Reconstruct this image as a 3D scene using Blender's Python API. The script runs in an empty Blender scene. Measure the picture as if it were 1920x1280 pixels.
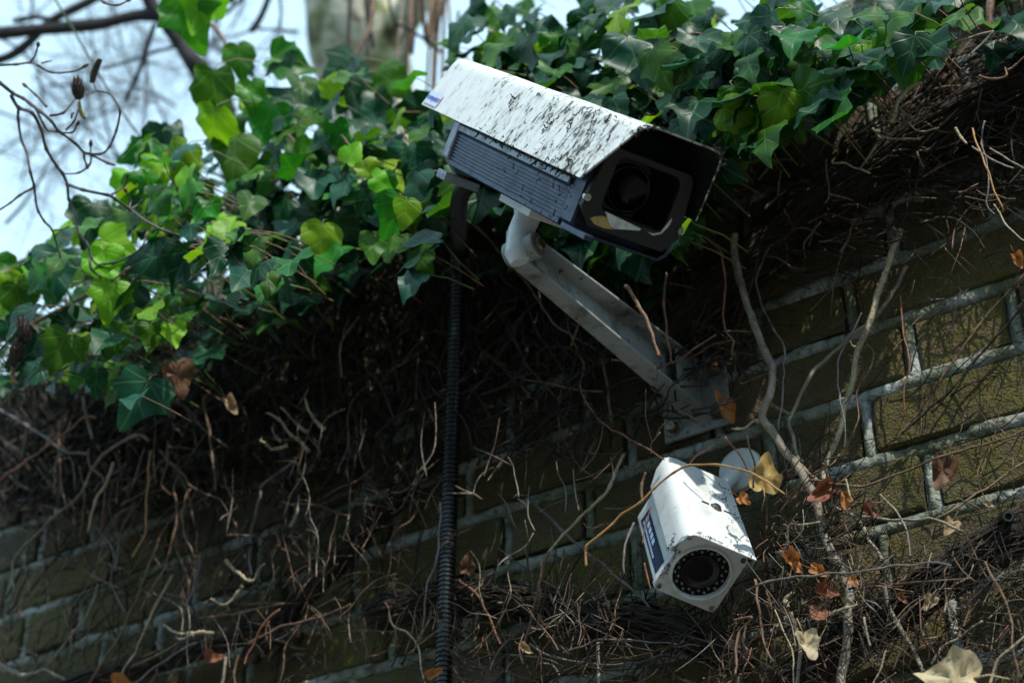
import bpy, bmesh, math, random
from mathutils import Vector, Matrix, noise
random.seed(11)
PI = math.pi
sc = bpy.context.scene
col = sc.collection

# ------------------------------------------------------------------ camera, sky, sun, exposure
FPX, PITCH, YAW, CAMY = 3000.0, math.radians(33), math.radians(34.6), -1.3
C = Vector((0, CAMY, 1.6))
F = Vector((-math.sin(YAW)*math.cos(PITCH), math.cos(YAW)*math.cos(PITCH), math.sin(PITCH)))
R = Vector((math.cos(YAW), math.sin(YAW), 0))
U = R.cross(F)
cam = bpy.data.cameras.new('camera'); camo = bpy.data.objects.new('camera', cam); col.objects.link(camo)
camo.matrix_world = Matrix(((R.x, U.x, -F.x, C.x), (R.y, U.y, -F.y, C.y), (R.z, U.z, -F.z, C.z), (0, 0, 0, 1)))
cam.sensor_width = 36; cam.lens = FPX/1920*36
cam.clip_start = .02; cam.clip_end = 2000
cam.dof.use_dof = True; cam.dof.focus_distance = 1.42; cam.dof.aperture_fstop = 5.6
sc.camera = camo

SUN = Vector((.51, -.37, .77)).normalized()
w = bpy.data.worlds.new('World'); sc.world = w; w.use_nodes = True
nt = w.node_tree; nt.nodes.clear()
sky = nt.nodes.new('ShaderNodeTexSky'); sky.sky_type = 'NISHITA'; sky.sun_disc = False
sky.sun_elevation = math.asin(SUN.z); sky.sun_rotation = math.atan2(SUN.x, SUN.y)
sky.air_density = 1.0; sky.dust_density = 2.0; sky.ozone_density = 1.5
# thin high cloud over a blue sky, the same in every direction
tc = nt.nodes.new('ShaderNodeTexCoord')
nz = nt.nodes.new('ShaderNodeTexNoise'); nz.inputs['Scale'].default_value = 2.2; nz.inputs['Detail'].default_value = 5
mr = nt.nodes.new('ShaderNodeMapRange'); mr.inputs[1].default_value = .3; mr.inputs[2].default_value = .7
mr.inputs[3].default_value = .76; mr.inputs[4].default_value = .95
mx = nt.nodes.new('ShaderNodeMix'); mx.data_type = 'RGBA'
mx.inputs[7].default_value = (6.9, 10.2, 12.6, 1)
bg = nt.nodes.new('ShaderNodeBackground'); bg.inputs[1].default_value = .1
wo = nt.nodes.new('ShaderNodeOutputWorld')
L_ = nt.links.new
L_(tc.outputs['Generated'], nz.inputs['Vector']); L_(nz.outputs[0], mr.inputs[0]); L_(mr.outputs[0], mx.inputs[0])
L_(sky.outputs[0], mx.inputs[6]); L_(mx.outputs[2], bg.inputs[0]); L_(bg.outputs[0], wo.inputs[0])
sl = bpy.data.lights.new('sun', 'SUN'); slo = bpy.data.objects.new('sun', sl); col.objects.link(slo)
sl.energy = 3.6; sl.angle = math.radians(.5); sl.color = (1, .95, .86)
slo.rotation_euler = SUN.to_track_quat('Z', 'Y').to_euler()
sc.cycles.max_bounces = 6; sc.cycles.diffuse_bounces = 3; sc.cycles.glossy_bounces = 3; sc.cycles.transmission_bounces = 4; sc.cycles.caustics_reflective = False; sc.cycles.caustics_refractive = False
sc.view_settings.view_transform = 'Standard'; sc.view_settings.look = 'None'
sc.view_settings.exposure = 0.35; sc.view_settings.gamma = 1; sc.view_settings.use_curve_mapping = False

# ------------------------------------------------------------------ helpers
def ray(px, py): return F + R*((px-960)/FPX) + U*((640-py)/FPX)
def onwall(px, py, y=0.0):                     # point of the plane y seen at a place of the photograph
    d = ray(px, py); return C + d*((y-C.y)/d.y)
def atdepth(px, py, dep): return C + ray(px, py)*dep
def depth(p): return (p-C).dot(F)
def pix(p):
    d = p-C; z = d.dot(F); return 960+FPX*d.dot(R)/z, 640-FPX*d.dot(U)/z

def tag(o, label=None, cat=None, group=None, kind=None):
    if label: o['label'] = label
    if cat: o['category'] = cat
    if group: o['group'] = group
    if kind: o['kind'] = kind
    return o
def empty(name, loc=(0, 0, 0), mat=None):
    o = bpy.data.objects.new(name, None); o.empty_display_size = .05; col.objects.link(o)
    if mat is not None: o.matrix_world = mat
    else: o.location = loc
    return o
class MB:
    def __init__(s): s.v = []; s.f = []; s.m = []
    def add(s, vs, fs, mi=0):
        b = len(s.v); s.v += [Vector(v) for v in vs]
        s.f += [[i+b for i in f] for f in fs]; s.m += [mi]*len(fs); return s
    def box(s, lo, hi, mi=0):
        x0, y0, z0 = lo; x1, y1, z1 = hi
        return s.add([(x0,y0,z0),(x1,y0,z0),(x1,y1,z0),(x0,y1,z0),(x0,y0,z1),(x1,y0,z1),(x1,y1,z1),(x0,y1,z1)],
                     [(0,3,2,1),(4,5,6,7),(0,1,5,4),(1,2,6,5),(2,3,7,6),(3,0,4,7)], mi)
    def tube(s, pts, rad, n=6, cap=True, mi=0):
        pts = [Vector(p) for p in pts]; k = len(pts)
        if not hasattr(rad, '__len__'): rad = [rad]*k
        t = (pts[1]-pts[0]).normalized(); a = t.orthogonal().normalized(); vs = []
        for i in range(k):
            t = (pts[min(i+1, k-1)]-pts[max(i-1, 0)]).normalized()
            a = (a-t*a.dot(t)); a = a.normalized() if a.length > 1e-6 else t.orthogonal().normalized()
            b = t.cross(a)
            vs += [pts[i]+(a*math.cos(2*PI*j/n)+b*math.sin(2*PI*j/n))*rad[i] for j in range(n)]
        fs = [(i*n+j, i*n+(j+1) % n, (i+1)*n+(j+1) % n, (i+1)*n+j) for i in range(k-1) for j in range(n)]
        if cap: fs += [tuple(range(n-1, -1, -1)), tuple((k-1)*n+j for j in range(n))]
        return s.add(vs, fs, mi)
    def lathe(s, prof, n=24, org=(0,0,0), ax=(0,0,1), mi=0):
        ax = Vector(ax).normalized(); a = ax.orthogonal().normalized(); b = ax.cross(a); org = Vector(org); vs = []; fs = []
        for r, h in prof: vs += [org+ax*h+(a*math.cos(2*PI*j/n)+b*math.sin(2*PI*j/n))*r for j in range(n)]
        for i in range(len(prof)-1):
            fs += [(i*n+j, i*n+(j+1) % n, (i+1)*n+(j+1) % n, (i+1)*n+j) for j in range(n)]
        return s.add(vs, fs, mi)
    def prism(s, poly, y0, y1, mi=0):            # poly in x,z run along y
        n = len(poly); vs = [(x, y0, z) for x, z in poly]+[(x, y1, z) for x, z in poly]
        fs = [(i, (i+1) % n, n+(i+1) % n, n+i) for i in range(n)]+[tuple(range(n-1, -1, -1)), tuple(range(n, 2*n))]
        return s.add(vs, fs, mi)
    def mesh(s, name, mats, smooth=True):
        me = bpy.data.meshes.new(name); me.from_pydata([tuple(v) for v in s.v], [], s.f)
        for m in (mats if isinstance(mats, (list, tuple)) else [mats]): me.materials.append(m)
        if any(s.m): me.polygons.foreach_set('material_index', s.m)
        if smooth: me.polygons.foreach_set('use_smooth', [True]*len(me.polygons))
        me.update(); return me
    def build(s, name, mats, parent=None, smooth=True, bevel=0, fix=True):
        me = s.mesh(name, mats, smooth)
        if fix:
            bm = bmesh.new(); bm.from_mesh(me); bmesh.ops.recalc_face_normals(bm, faces=bm.faces); bm.to_mesh(me); bm.free()
        o = bpy.data.objects.new(name, me); col.objects.link(o)
        if parent: o.parent = parent
        if bevel:
            b = o.modifiers.new('bevel', 'BEVEL'); b.width = bevel; b.segments = 2; b.limit_method = 'ANGLE'; b.angle_limit = math.radians(35)
        if smooth and (bevel or smooth == 'auto'):
            me.set_sharp_from_angle(angle=math.radians(38))
        return o
def spline(P, n=5):
    P = [Vector(p) for p in P]
    if len(P) < 3:
        return [P[0].lerp(P[1], i/n) for i in range(n+1)]
    out = []
    for i in range(len(P)-1):
        a = P[max(i-1, 0)]; b = P[i]; c = P[i+1]; d = P[min(i+2, len(P)-1)]
        for k in range(n):
            t = k/n
            out.append(.5*((2*b)+(c-a)*t+(2*a-5*b+4*c-d)*t*t+(3*b-a-3*c+d)*t**3))
    out.append(P[-1]); return out

# ------------------------------------------------------------------ materials
def mat(name):
    m = bpy.data.materials.new(name); m.use_nodes = True; t = m.node_tree
    return m, t, t.nodes['Principled BSDF'], t.nodes['Material Output']
def N(t, typ, **k):
    n = t.nodes.new('ShaderNode'+typ)
    for a, v in k.items():
        if a.startswith('i_'): n.inputs[int(a[2:]) if a[2:].isdigit() else a[2:].replace('_', ' ')].default_value = v
        else: setattr(n, a, v)
    return n
def noise_(t, scale, detail=4, rough=.55, coord='Object', vec=None, dist=0):
    n = N(t, 'TexNoise', i_Scale=scale, i_Detail=detail, i_Roughness=rough, i_Distortion=dist)
    if vec is None:
        c = N(t, 'TexCoord'); vec = c.outputs[coord] if coord != 'World' else N(t, 'NewGeometry').outputs['Position']
    t.links.new(vec, n.inputs['Vector']); return n.outputs[0]
def ramp(t, src, stops):
    r = N(t, 'ValToRGB'); e = r.color_ramp.elements
    while len(e) < len(stops): e.new(.5)
    for x, (p, c) in zip(e, stops): x.position = p; x.color = (*c, 1) if len(c) == 3 else c
    t.links.new(src, r.inputs[0]); return r.outputs[0]
def mixc(t, fac, a, b, mode='MIX'):
    m = N(t, 'Mix', data_type='RGBA', blend_type=mode)
    for s, v in ((0, fac), (6, a), (7, b)):
        if hasattr(v, 'links'): t.links.new(v, m.inputs[s])
        else: m.inputs[s].default_value = v if s == 0 else (*v, 1)
    return m.outputs[2]
def maprange(t, src, a, b, c=0, d=1, smooth=False):
    m = N(t, 'MapRange', i_1=a, i_2=b, i_3=c, i_4=d)
    if smooth: m.interpolation_type = 'SMOOTHSTEP'
    t.links.new(src, m.inputs[0]); return m.outputs[0]
def mth(t, op, a, b=None):
    m = N(t, 'Math', operation=op)
    for s, v in ((0, a), (1, b)):
        if v is None: continue
        if hasattr(v, 'links'): t.links.new(v, m.inputs[s])
        else: m.inputs[s].default_value = v
    return m.outputs[0]
def bump(t, bs, src, strength=.4, dist=.002):
    b = N(t, 'Bump', i_Strength=strength, i_Distance=dist); t.links.new(src, b.inputs['Height']); t.links.new(b.outputs[0], bs.inputs['Normal'])
def rnd(t): return N(t, 'ObjectInfo').outputs['Random']

def m_brick():
    m, t, b, o = mat('brick'); r = rnd(t)
    base = ramp(t, r, [(0, (.085, .062, .03)), (.25, (.14, .095, .045)), (.5, (.10, .085, .04)), (.75, (.17, .11, .06)), (1, (.15, .125, .105))])
    n1 = noise_(t, 9, 6, .65, 'World'); n2 = noise_(t, 70, 5, .6, 'World'); n3 = noise_(t, 3.1, 3, .5, 'World'); n4 = noise_(t, 380, 3, .6, 'World')
    c = mixc(t, maprange(t, n1, .35, .7), base, (.04, .036, .018))
    c = mixc(t, mth(t, 'MULTIPLY', maprange(t, n3, .40, .58), maprange(t, n2, .3, .62)), c, (.115, .10, .012))   # moss and algae
    c = mixc(t, maprange(t, n4, .58, .75, 0, .6), c, (.22, .18, .12))
    c = mixc(t, maprange(t, noise_(t, 16, 4, .6, 'World'), .62, .75, 0, .55), c, (.2, .19, .18))
    t.links.new(c, b.inputs['Base Color']); b.inputs['Roughness'].default_value = .85
    bump(t, b, mth(t, 'ADD', mth(t, 'MULTIPLY', n2, 1.0), mth(t, 'MULTIPLY', n4, .6)), 1.0, .009); return m
def m_mortar():
    m, t, b, o = mat('mortar')
    n1 = noise_(t, 11, 5, .65, 'World'); n2 = noise_(t, 120, 4, .6, 'World')
    c = ramp(t, n1, [(0, (.05, .055, .025)), (.4, (.10, .115, .06)), (.5, (.24, .26, .21)), (.6, (.38, .41, .39)), (1, (.46, .49, .48))])
    c = mixc(t, maprange(t, n2, .52, .68, 0, .75), c, (.04, .045, .018))
    t.links.new(c, b.inputs['Base Color']); b.inputs['Roughness'].default_value = .9
    bump(t, b, n2, 1.0, .006); return m
def m_wood(name, dark, light, rough=.8, spot=None):
    m, t, b, o = mat(name)
    n1 = noise_(t, 60, 5, .6, 'World'); n2 = noise_(t, 400, 3, .6, 'World')
    c = mixc(t, maprange(t, n1, .35, .65), dark, light)
    if spot: c = mixc(t, maprange(t, n2, .55, .68), c, spot)
    t.links.new(c, b.inputs['Base Color']); b.inputs['Roughness'].default_value = rough
    bump(t, b, n2, .7, .002); return m
def m_leaf(name, a, bcol, vein, trans, rough=.34):
    m, t, b, o = mat(name)
    uv = N(t, 'UVMap'); sx = N(t, 'SeparateXYZ'); t.links.new(uv.outputs[0], sx.inputs[0])
    x = mth(t, 'ABSOLUTE', sx.outputs[0]); y = sx.outputs[1]
    ds = [x]
    for dx, dy in ((.82, .57), (.97, .02), (.55, .83)):
        d = mth(t, 'ABSOLUTE', mth(t, 'SUBTRACT', mth(t, 'MULTIPLY', x, dy), mth(t, 'MULTIPLY', y, dx)))
        if (dx, dy) == (.55, .83):               # a side vein that leaves the midrib higher up
            d = mth(t, 'ABSOLUTE', mth(t, 'SUBTRACT', mth(t, 'MULTIPLY', x, .72), mth(t, 'MULTIPLY', mth(t, 'SUBTRACT', y, .36), .69)))
        ds.append(d)
    dm = ds[0]
    for d in ds[1:]: dm = mth(t, 'MINIMUM', dm, d)
    vm = maprange(t, dm, .006, .03, 1, 0, True)
    n1 = noise_(t, 8, 3, .5, 'World'); n2 = noise_(t, 42, 4, .6, 'World')
    c = mixc(t, maprange(t, n1, .35, .65), a, bcol)
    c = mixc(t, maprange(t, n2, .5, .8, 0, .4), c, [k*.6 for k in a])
    hs = N(t, 'HueSaturation'); hs.inputs['Saturation'].default_value = 1.0
    t.links.new(maprange(t, rnd(t), 0, 1, .475, .53), hs.inputs['Hue']); t.links.new(maprange(t, rnd(t), 0, 1, .75, 1.3), hs.inputs['Value'])
    t.links.new(c, hs.inputs['Color']); c = hs.outputs[0]
    c = mixc(t, mth(t, 'MULTIPLY', vm, .38), c, vein)
    t.links.new(c, b.inputs['Base Color']); b.inputs['Roughness'].default_value = rough
    b.inputs['Specular IOR Level'].default_value = .3
    tr = N(t, 'BsdfTranslucent'); ms = N(t, 'MixShader', i_0=trans)
    t.links.new(mixc(t, 1.0, c, (1.0, 1.05, .35), 'MULTIPLY'), tr.inputs[0])
    tc2 = N(t, 'MixRGB') if False else None
    t.links.new(b.outputs[0], ms.inputs[1]); t.links.new(tr.outputs[0], ms.inputs[2]); t.links.new(ms.outputs[0], o.inputs[0])
    bump(t, b, mth(t, 'ADD', mth(t, 'MULTIPLY', vm, -.6), mth(t, 'MULTIPLY', n2, .6)), .35, .0015); return m
def m_dry(name, a, bcol, c3):
    m, t, b, o = mat(name)
    n1 = noise_(t, 30, 4, .6); n2 = noise_(t, 160, 3, .6)
    c = ramp(t, n1, [(.3, a), (.55, bcol), (.75, c3)])
    c = mixc(t, maprange(t, n2, .55, .72, 0, .7), c, [k*.35 for k in a])
    t.links.new(c, b.inputs['Base Color']); b.inputs['Roughness'].default_value = .65
    tr = N(t, 'BsdfTranslucent'); ms = N(t, 'MixShader', i_0=.3); t.links.new(c, tr.inputs[0])
    t.links.new(b.outputs[0], ms.inputs[1]); t.links.new(tr.outputs[0], ms.inputs[2]); t.links.new(ms.outputs[0], o.inputs[0])
    bump(t, b, n1, .5, .003); return m
def m_plain(name, c, rough=.5, metal=0, dirt=None, dscale=60, amt=.5, coat=0):
    m, t, b, o = mat(name)
    n1 = noise_(t, dscale, 6, .68); n2 = noise_(t, dscale*5, 3, .6)
    if dirt:
        k = mixc(t, maprange(t, n1, .5, .72, 0, amt), c, dirt); k = mixc(t, maprange(t, n2, .62, .72, 0, amt), k, [d*.6 for d in dirt])
        t.links.new(k, b.inputs['Base Color'])
    else: b.inputs['Base Color'].default_value = (*c, 1)
    t.links.new(maprange(t, n1, .3, .7, rough*.8, min(1, rough*1.25)), b.inputs['Roughness']); b.inputs['Metallic'].default_value = metal
    b.inputs['Coat Weight'].default_value = coat
    bump(t, b, n2, .12, .001); return m
def m_hood():
    m, t, b, o = mat('weathered_white_paint'); tc = N(t, 'TexCoord'); P = tc.outputs['Object']
    mp = N(t, 'Mapping'); mp.inputs['Scale'].default_value = (1, 1, .42); mp.inputs['Rotation'].default_value = (.5, 0, 0); t.links.new(P, mp.inputs[0]); V = mp.outputs[0]
    n1 = noise_(t, 30, 5, .65, vec=V); n2 = noise_(t, 210, 4, .7, vec=V, dist=.6); n3 = noise_(t, 900, 2, .6, vec=V); n4 = noise_(t, 75, 4, .6, vec=V)
    s = N(t, 'SeparateXYZ'); t.links.new(P, s.inputs[0])
    front = maprange(t, s.outputs[1], .33, .02, .0, .10)       # lichen grows thicker towards the mouth
    k = mth(t, 'ADD', mth(t, 'ADD', mth(t, 'MULTIPLY', n2, .62), mth(t, 'MULTIPLY', n1, .38)), front)
    fl = maprange(t, k, .612, .64)
    fl = mth(t, 'MAXIMUM', fl, maprange(t, mth(t, 'ADD', mth(t, 'ADD', mth(t, 'MULTIPLY', n3, .7), mth(t, 'MULTIPLY', n4, .3)), mth(t, 'MULTIPLY', front, .5)), .655, .68, 0, .85))
    c = mixc(t, maprange(t, n4, .4, .7, 0, .35), (.68, .71, .70), (.46, .50, .50))
    c = mixc(t, maprange(t, n1, .5, .7, 0, .3), c, (.55, .55, .45))
    c = mixc(t, maprange(t, mth(t, 'ADD', k, 0), .53, .66, 0, .6), c, (.25, .26, .21))
    c = mixc(t, fl, c, mixc(t, n3, (.012, .013, .01), (.07, .06, .03)))
    t.links.new(c, b.inputs['Base Color']); b.inputs['Roughness'].default_value = .5
    bump(t, b, mth(t, 'ADD', fl, mth(t, 'MULTIPLY', n3, .2)), .6, .0015); return m
def m_bark():
    m, t, b, o = mat('mottled_bark')
    n1 = noise_(t, 11, 3, .5, 'World'); n2 = noise_(t, 30, 4, .6, 'World')
    c = ramp(t, n1, [(.3, (.1, .08, .06)), (.4, (.3, .32, .14)), (.5, (.65, .62, .48)), (.62, (.72, .70, .55)), (.72, (.25, .2, .13))])
    c = mixc(t, maprange(t, n2, .55, .75, 0, .7), c, (.2, .2, .1))
    t.links.new(c, b.inputs['Base Color']); b.inputs['Roughness'].default_value = .85; bump(t, b, n2, .6, .02); return m
BRICK, MORTAR = m_brick(), m_mortar()
W_GREY = m_wood('bark_grey', (.16, .13, .10), (.34, .29, .22), .8, (.09, .07, .05))
W_BROWN = m_wood('bark_brown', (.11, .06, .035), (.22, .13, .075), .7, (.05, .03, .02))
W_RED = m_wood('bark_red', (.16, .055, .03), (.26, .11, .06), .6)
W_PALE = m_wood('bark_pale', (.3, .24, .15), (.5, .42, .28), .75, (.14, .1, .06))
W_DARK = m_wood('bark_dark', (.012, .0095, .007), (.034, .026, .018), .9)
W_PURP = m_wood('bark_purple', (.10, .085, .085), (.21, .18, .175), .65)
W_ORAN = m_wood('stem_orange', (.35, .17, .05), (.45, .25, .09), .6)
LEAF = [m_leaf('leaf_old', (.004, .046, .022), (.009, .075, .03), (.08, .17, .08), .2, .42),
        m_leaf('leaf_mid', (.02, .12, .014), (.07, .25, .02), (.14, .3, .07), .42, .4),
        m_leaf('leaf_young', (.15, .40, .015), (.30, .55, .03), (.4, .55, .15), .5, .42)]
PAINT = m_hood()
PAINT2 = m_plain('white_enamel', (.68, .71, .72), .38, 0, (.22, .2, .14), 34, .4)
PAINT3 = m_plain('arm_paint', (.29, .31, .31), .55, 0, (.045, .038, .026), 22, 1.0)
ALU = m_plain('anodised_body', (.024, .040, .078), .42, .35, (.03, .028, .025), 55, .8)
ALU2 = m_plain('rail_metal', (.30, .34, .38), .45, .3, (.05, .045, .04), 60, .9)
PLATE = m_plain('plate_metal_and_hood_shade', (.014, .015, .016), .55, .2, (.02, .018, .015), 60, .9)
BLACK = m_plain('black_plastic', (.008, .009, .011), .3)
STEEL = m_plain('screw_steel', (.42, .42, .4), .28, 1, (.06, .045, .03), 200, .7)
RUST = m_plain('rusty_steel', (.22, .2, .15), .4, .8, (.08, .05, .03), 200, .9)
GLASS = m_plain('dark_glass', (.003, .003, .004), .1); GLASS.node_tree.nodes['Principled BSDF'].inputs['Specular IOR Level'].default_value = .18
TRAY = m_plain('tray_white', (.7, .72, .72), .6, 0, (.3, .31, .32), 120, .9)
YELLOW = m_plain('tape_yellow', (.5, .36, .12), .6, 0, (.2, .13, .05), 120, .8)
NAVY = m_plain('sticker_navy', (.012, .026, .07), .35, 0, (.05, .06, .08), 90, .4)
STK = m_plain('sticker_pale', (.52, .58, .72), .35, 0, (.4, .42, .45), 90, .3)
INKB = m_plain('ink_blue', (.02, .13, .55), .4); INKR = m_plain('ink_red', (.65, .08, .12), .4); INKW = m_plain('ink_pale_blue', (.4, .55, .75), .4)
LED = m_plain('led_lens', (.25, .25, .24), .08)
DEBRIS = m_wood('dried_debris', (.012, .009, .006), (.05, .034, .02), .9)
BARK = m_bark()
DRY = dict(yellow=m_dry('dry_yellow', (.40, .25, .07), (.55, .38, .13), (.35, .19, .05)), orange=m_dry('dry_orange', (.42, .14, .03), (.5, .2, .05), (.25, .08, .025)),
           brown=m_dry('dry_brown', (.13, .06, .03), (.2, .1, .05), (.08, .04, .025)), red=m_dry('dry_red', (.22, .06, .025), (.3, .1, .05), (.12, .04, .02)),
           tan=m_dry('dry_tan', (.38, .24, .12), (.5, .36, .2), (.28, .16, .08)), cream=m_dry('dry_cream', (.55, .46, .28), (.62, .52, .32), (.4, .28, .14)))
mg, tg, bgd, og = mat('soil')
tg.links.new(mixc(tg, maprange(tg, noise_(tg, 3, 6, .6, 'World'), .35, .65), (.11, .105, .095), (.17, .165, .15)), bgd.inputs['Base Color']); bgd.inputs['Roughness'].default_value = .95

# ------------------------------------------------------------------ ground
g = MB(); n = 24; S = 400
for i in range(n+1):
    for j in range(n+1): g.v.append(Vector(((i/n-.5)*2*S, (j/n-.5)*2*S, .0)))
for i in range(n):
    for j in range(n): g.f.append([i*(n+1)+j, (i+1)*(n+1)+j, (i+1)*(n+1)+j+1, i*(n+1)+j+1]); g.m.append(0)
tag(g.build('ground', mg, smooth=False), kind='structure')

hq = MB(); nx, nz = 60, 16
for i in range(nx+1):
    for j in range(nz+1):
        x = -16+30*i/nx; zz = 3.9*j/nz; d = .35*noise.noise(Vector((x*.6, zz*.6, 1)))+.15*noise.noise(Vector((x*2, zz*2, 5))); hq.v.append(Vector((x, -5.2+d-(.8*(zz/3.9)**4), zz+.25*noise.noise(Vector((x*.8, 3, 1)))*zz/3.9)))
for i in range(nx):
    for j in range(nz): hq.f.append([i*(nz+1)+j, (i+1)*(nz+1)+j, (i+1)*(nz+1)+j+1, i*(nz+1)+j+1]); hq.m.append(0)
for side in (0,):
    b0_ = len(hq.v)
    for i in range(nx+1):
        v = hq.v[i*(nz+1)+nz]; hq.v += [v+Vector((0, -1.6, .1)), Vector((v.x, -7.8, 0))]
    for i in range(nx): hq.f += [[i*(nz+1)+nz, (i+1)*(nz+1)+nz, b0_+2*i+2, b0_+2*i], [b0_+2*i, b0_+2*i+2, b0_+2*i+3, b0_+2*i+1]]; hq.m += [0, 0]
mh, th_, bh, oh = mat('sky_blocker_green')
th_.links.new(mixc(th_, maprange(th_, noise_(th_, 9, 6, .7, 'World'), .35, .65), (.012, .025, .008), (.04, .075, .02)), bh.inputs['Base Color']); bh.inputs['Roughness'].default_value = .8
bump(th_, bh, noise_(th_, 14, 5, .7, 'World'), 1.0, .1)
tag(hq.build('sky_blocker_hedge', mh), kind='structure')      # unseen, added behind the viewer to keep sky light off the wall

# ------------------------------------------------------------------ brick wall (flemish bond, proud rounded pointing)
TOP, CH, HD, ST = 2.838, .072, .105, .212
wallE = tag(empty('brick_wall', (-1, 0, 0)), 'old mossy brick garden wall with pale rounded mortar joints behind both cameras', 'wall')
def inwall(o): o.parent = wallE; o.location = o.location-wallE.location; return o
mb = MB(); mb.box((-7, .006, 0), (4, .30, TOP)); core = inwall(mb.build('wall_core', MORTAR, smooth=False))
def brick_mesh(L):
    m = MB(); nx = max(2, int(L/.05)); a, h, d = L/2, CH/2-.008, .05
    m.box((-a, 0, -h), (a, d, h)); me = m.mesh('brick', BRICK, False)
    bm = bmesh.new(); bm.from_mesh(me)
    bmesh.ops.recalc_face_normals(bm, faces=bm.faces)
    bmesh.ops.bevel(bm, geom=[e for e in bm.edges if all(v.co.y < .01 for v in e.verts) or abs(e.verts[0].co.y-e.verts[1].co.y) > .01], offset=.004, segments=2, affect='EDGES', profile=.6)
    for v in bm.verts:
        v.co.x += random.uniform(-.0015, .0015); v.co.z += random.uniform(-.0015, .0015)
        if v.co.y < .01: v.co.y += random.uniform(-.001, .001)
    bm.to_mesh(me); bm.free(); return me
MH = [brick_mesh(HD-.016) for _ in range(3)]; MS = [brick_mesh(ST-.016) for _ in range(4)]
bricks, heads = [], []
zl = 2.406+6*CH
for c in range(-1, 20):
    z = zl-(c+.5)*CH
    off = -.373+((HD+ST)/2 if (c % 2 == 0) else 0)
    for k in range(-12, 8):
        xh = off+k*(HD+ST)
        for x, ms, L in ((xh, MH, HD), (xh+(HD+ST)/2, MS, ST)):
            bricks.append((x, z, random.choice(ms))); heads.append((x-L/2, z))
def bkey(b):
    px, py = pix(Vector((b[0], 0, b[1]))); inside = -120 < px < 2040 and -50 < py < 1350
    return (0 if inside else 1, depth(Vector((b[0], 0, b[1]))))
bricks = [b for b in bricks if b[1] < TOP-.02]; bricks.sort(key=bkey)
far = MB()
for i, (x, z, me) in enumerate(bricks):
    y = -.004+random.uniform(-.003, .0025)
    if i < 290:
        o = bpy.data.objects.new('brick', me); col.objects.link(o); o.parent = wallE
        o.location = (x+1, y, z); o.rotation_euler = (random.uniform(-.02, .02), random.uniform(-.012, .012), random.uniform(-.012, .012))
    else:
        far.add([Vector((x, y, z))+v.co for v in me.vertices], [list(p.vertices) for p in me.polygons])
inwall(tag(far.build('brick_rows', BRICK, smooth=False, fix=False), kind='stuff'))
mo = MB()
def bead(a, b, wdt, up, steps):
    a, b = Vector(a), Vector(b); prev = None; vs = []; fs = []
    for i in range(steps+1):
        p = a.lerp(b, i/steps); q = p*23
        wv = wdt*(1+.26*noise.noise(q)+.22*noise.noise(p*140)); sh = .0016*noise.noise(p*9+Vector((3, 1, 7))); pr = .0085+.003*noise.noise(q*1.7)+.0022*noise.noise(p*170)
        if noise.noise(p*7+Vector((9, 9, 1))) >.2: pr *= .25+.3*random.random()
        for s, hgt in ((-1, 0), (-.8, .62), (-.3, 1), (.3, .98), (.8, .6), (1, 0)):
            vs.append(p+up*(s*wv+sh)+Vector((0, -1, 0))*(hgt*pr))
    for i in range(steps):
        for k in range(5): fs.append((i*6+k, i*6+k+1, (i+1)*6+k+1, (i+1)*6+k))
    mo.add(vs, fs)
for c in range(-1, 20): (bead((-2.5, .004, zl-c*CH), (.3, .004, zl-c*CH), .0088, Vector((0, 0, 1)), 560), bead((-4, .004, zl-c*CH), (-2.5, .004, zl-c*CH), .0088, Vector((0, 0, 1)), 40), bead((.3, .004, zl-c*CH), (2.2, .004, zl-c*CH), .0088, Vector((0, 0, 1)), 50)) if zl-c*CH < TOP else 0
for x, z in heads:
    if z < TOP-.03 and -2.6 < x < .3: bead((x, .005, z-CH/2+.006), (x, .005, z+CH/2-.006), .0068, Vector((1, 0, 0)), 12)
inwall(mo.build('mortar', MORTAR))
cp = MB(); cp.box((-7, -.03, TOP+.001), (4, .33, TOP+.055)); inwall(cp.build('coping', MORTAR, smooth=False, bevel=.008))

# ------------------------------------------------------------------ large camera on its arm
def frame(az, pit, roll, P):
    az, pit, roll = map(math.radians, (az, pit, roll))
    fw = Vector((math.sin(az)*math.cos(pit), -math.cos(az)*math.cos(pit), -math.sin(pit)))
    la = Vector((math.cos(az), math.sin(az), 0)); up = fw.cross(la)
    if up.z < 0: up = -up
    l2 = la*math.cos(roll)+up*math.sin(roll); u2 = -la*math.sin(roll)+up*math.cos(roll); bk = -fw
    return Matrix(((l2.x, bk.x, u2.x, P[0]), (l2.y, bk.y, u2.y, P[1]), (l2.z, bk.z, u2.z, P[2]), (0, 0, 0, 1)))
def text_mesh(body, size, mats, colours=None):
    cu = bpy.data.curves.new('text', 'FONT'); cu.body = body; cu.size = size; cu.extrude = .00012; cu.align_x = 'CENTER'; cu.align_y = 'CENTER'
    for m in mats: cu.materials.append(m)
    if colours:
        for i, k in enumerate(colours): cu.body_format[i].material_index = k
    o = bpy.data.objects.new('text', cu); col.objects.link(o); bpy.context.view_layer.update()
    dg = bpy.context.evaluated_depsgraph_get(); me = bpy.data.meshes.new_from_object(o.evaluated_get(dg)); bpy.data.objects.remove(o); return me
MBIG = frame(65.94, 45.77, 1.13, (-.493, -.4025, 2.4028))
big = tag(empty('security_camera', mat=MBIG), 'large box security camera with speckled white sunshield and ribbed blue-grey body on long arm', 'camera')
HW, HW2, HH, HL, HO = .0565, .0333, .0547, .399, .0366
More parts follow.
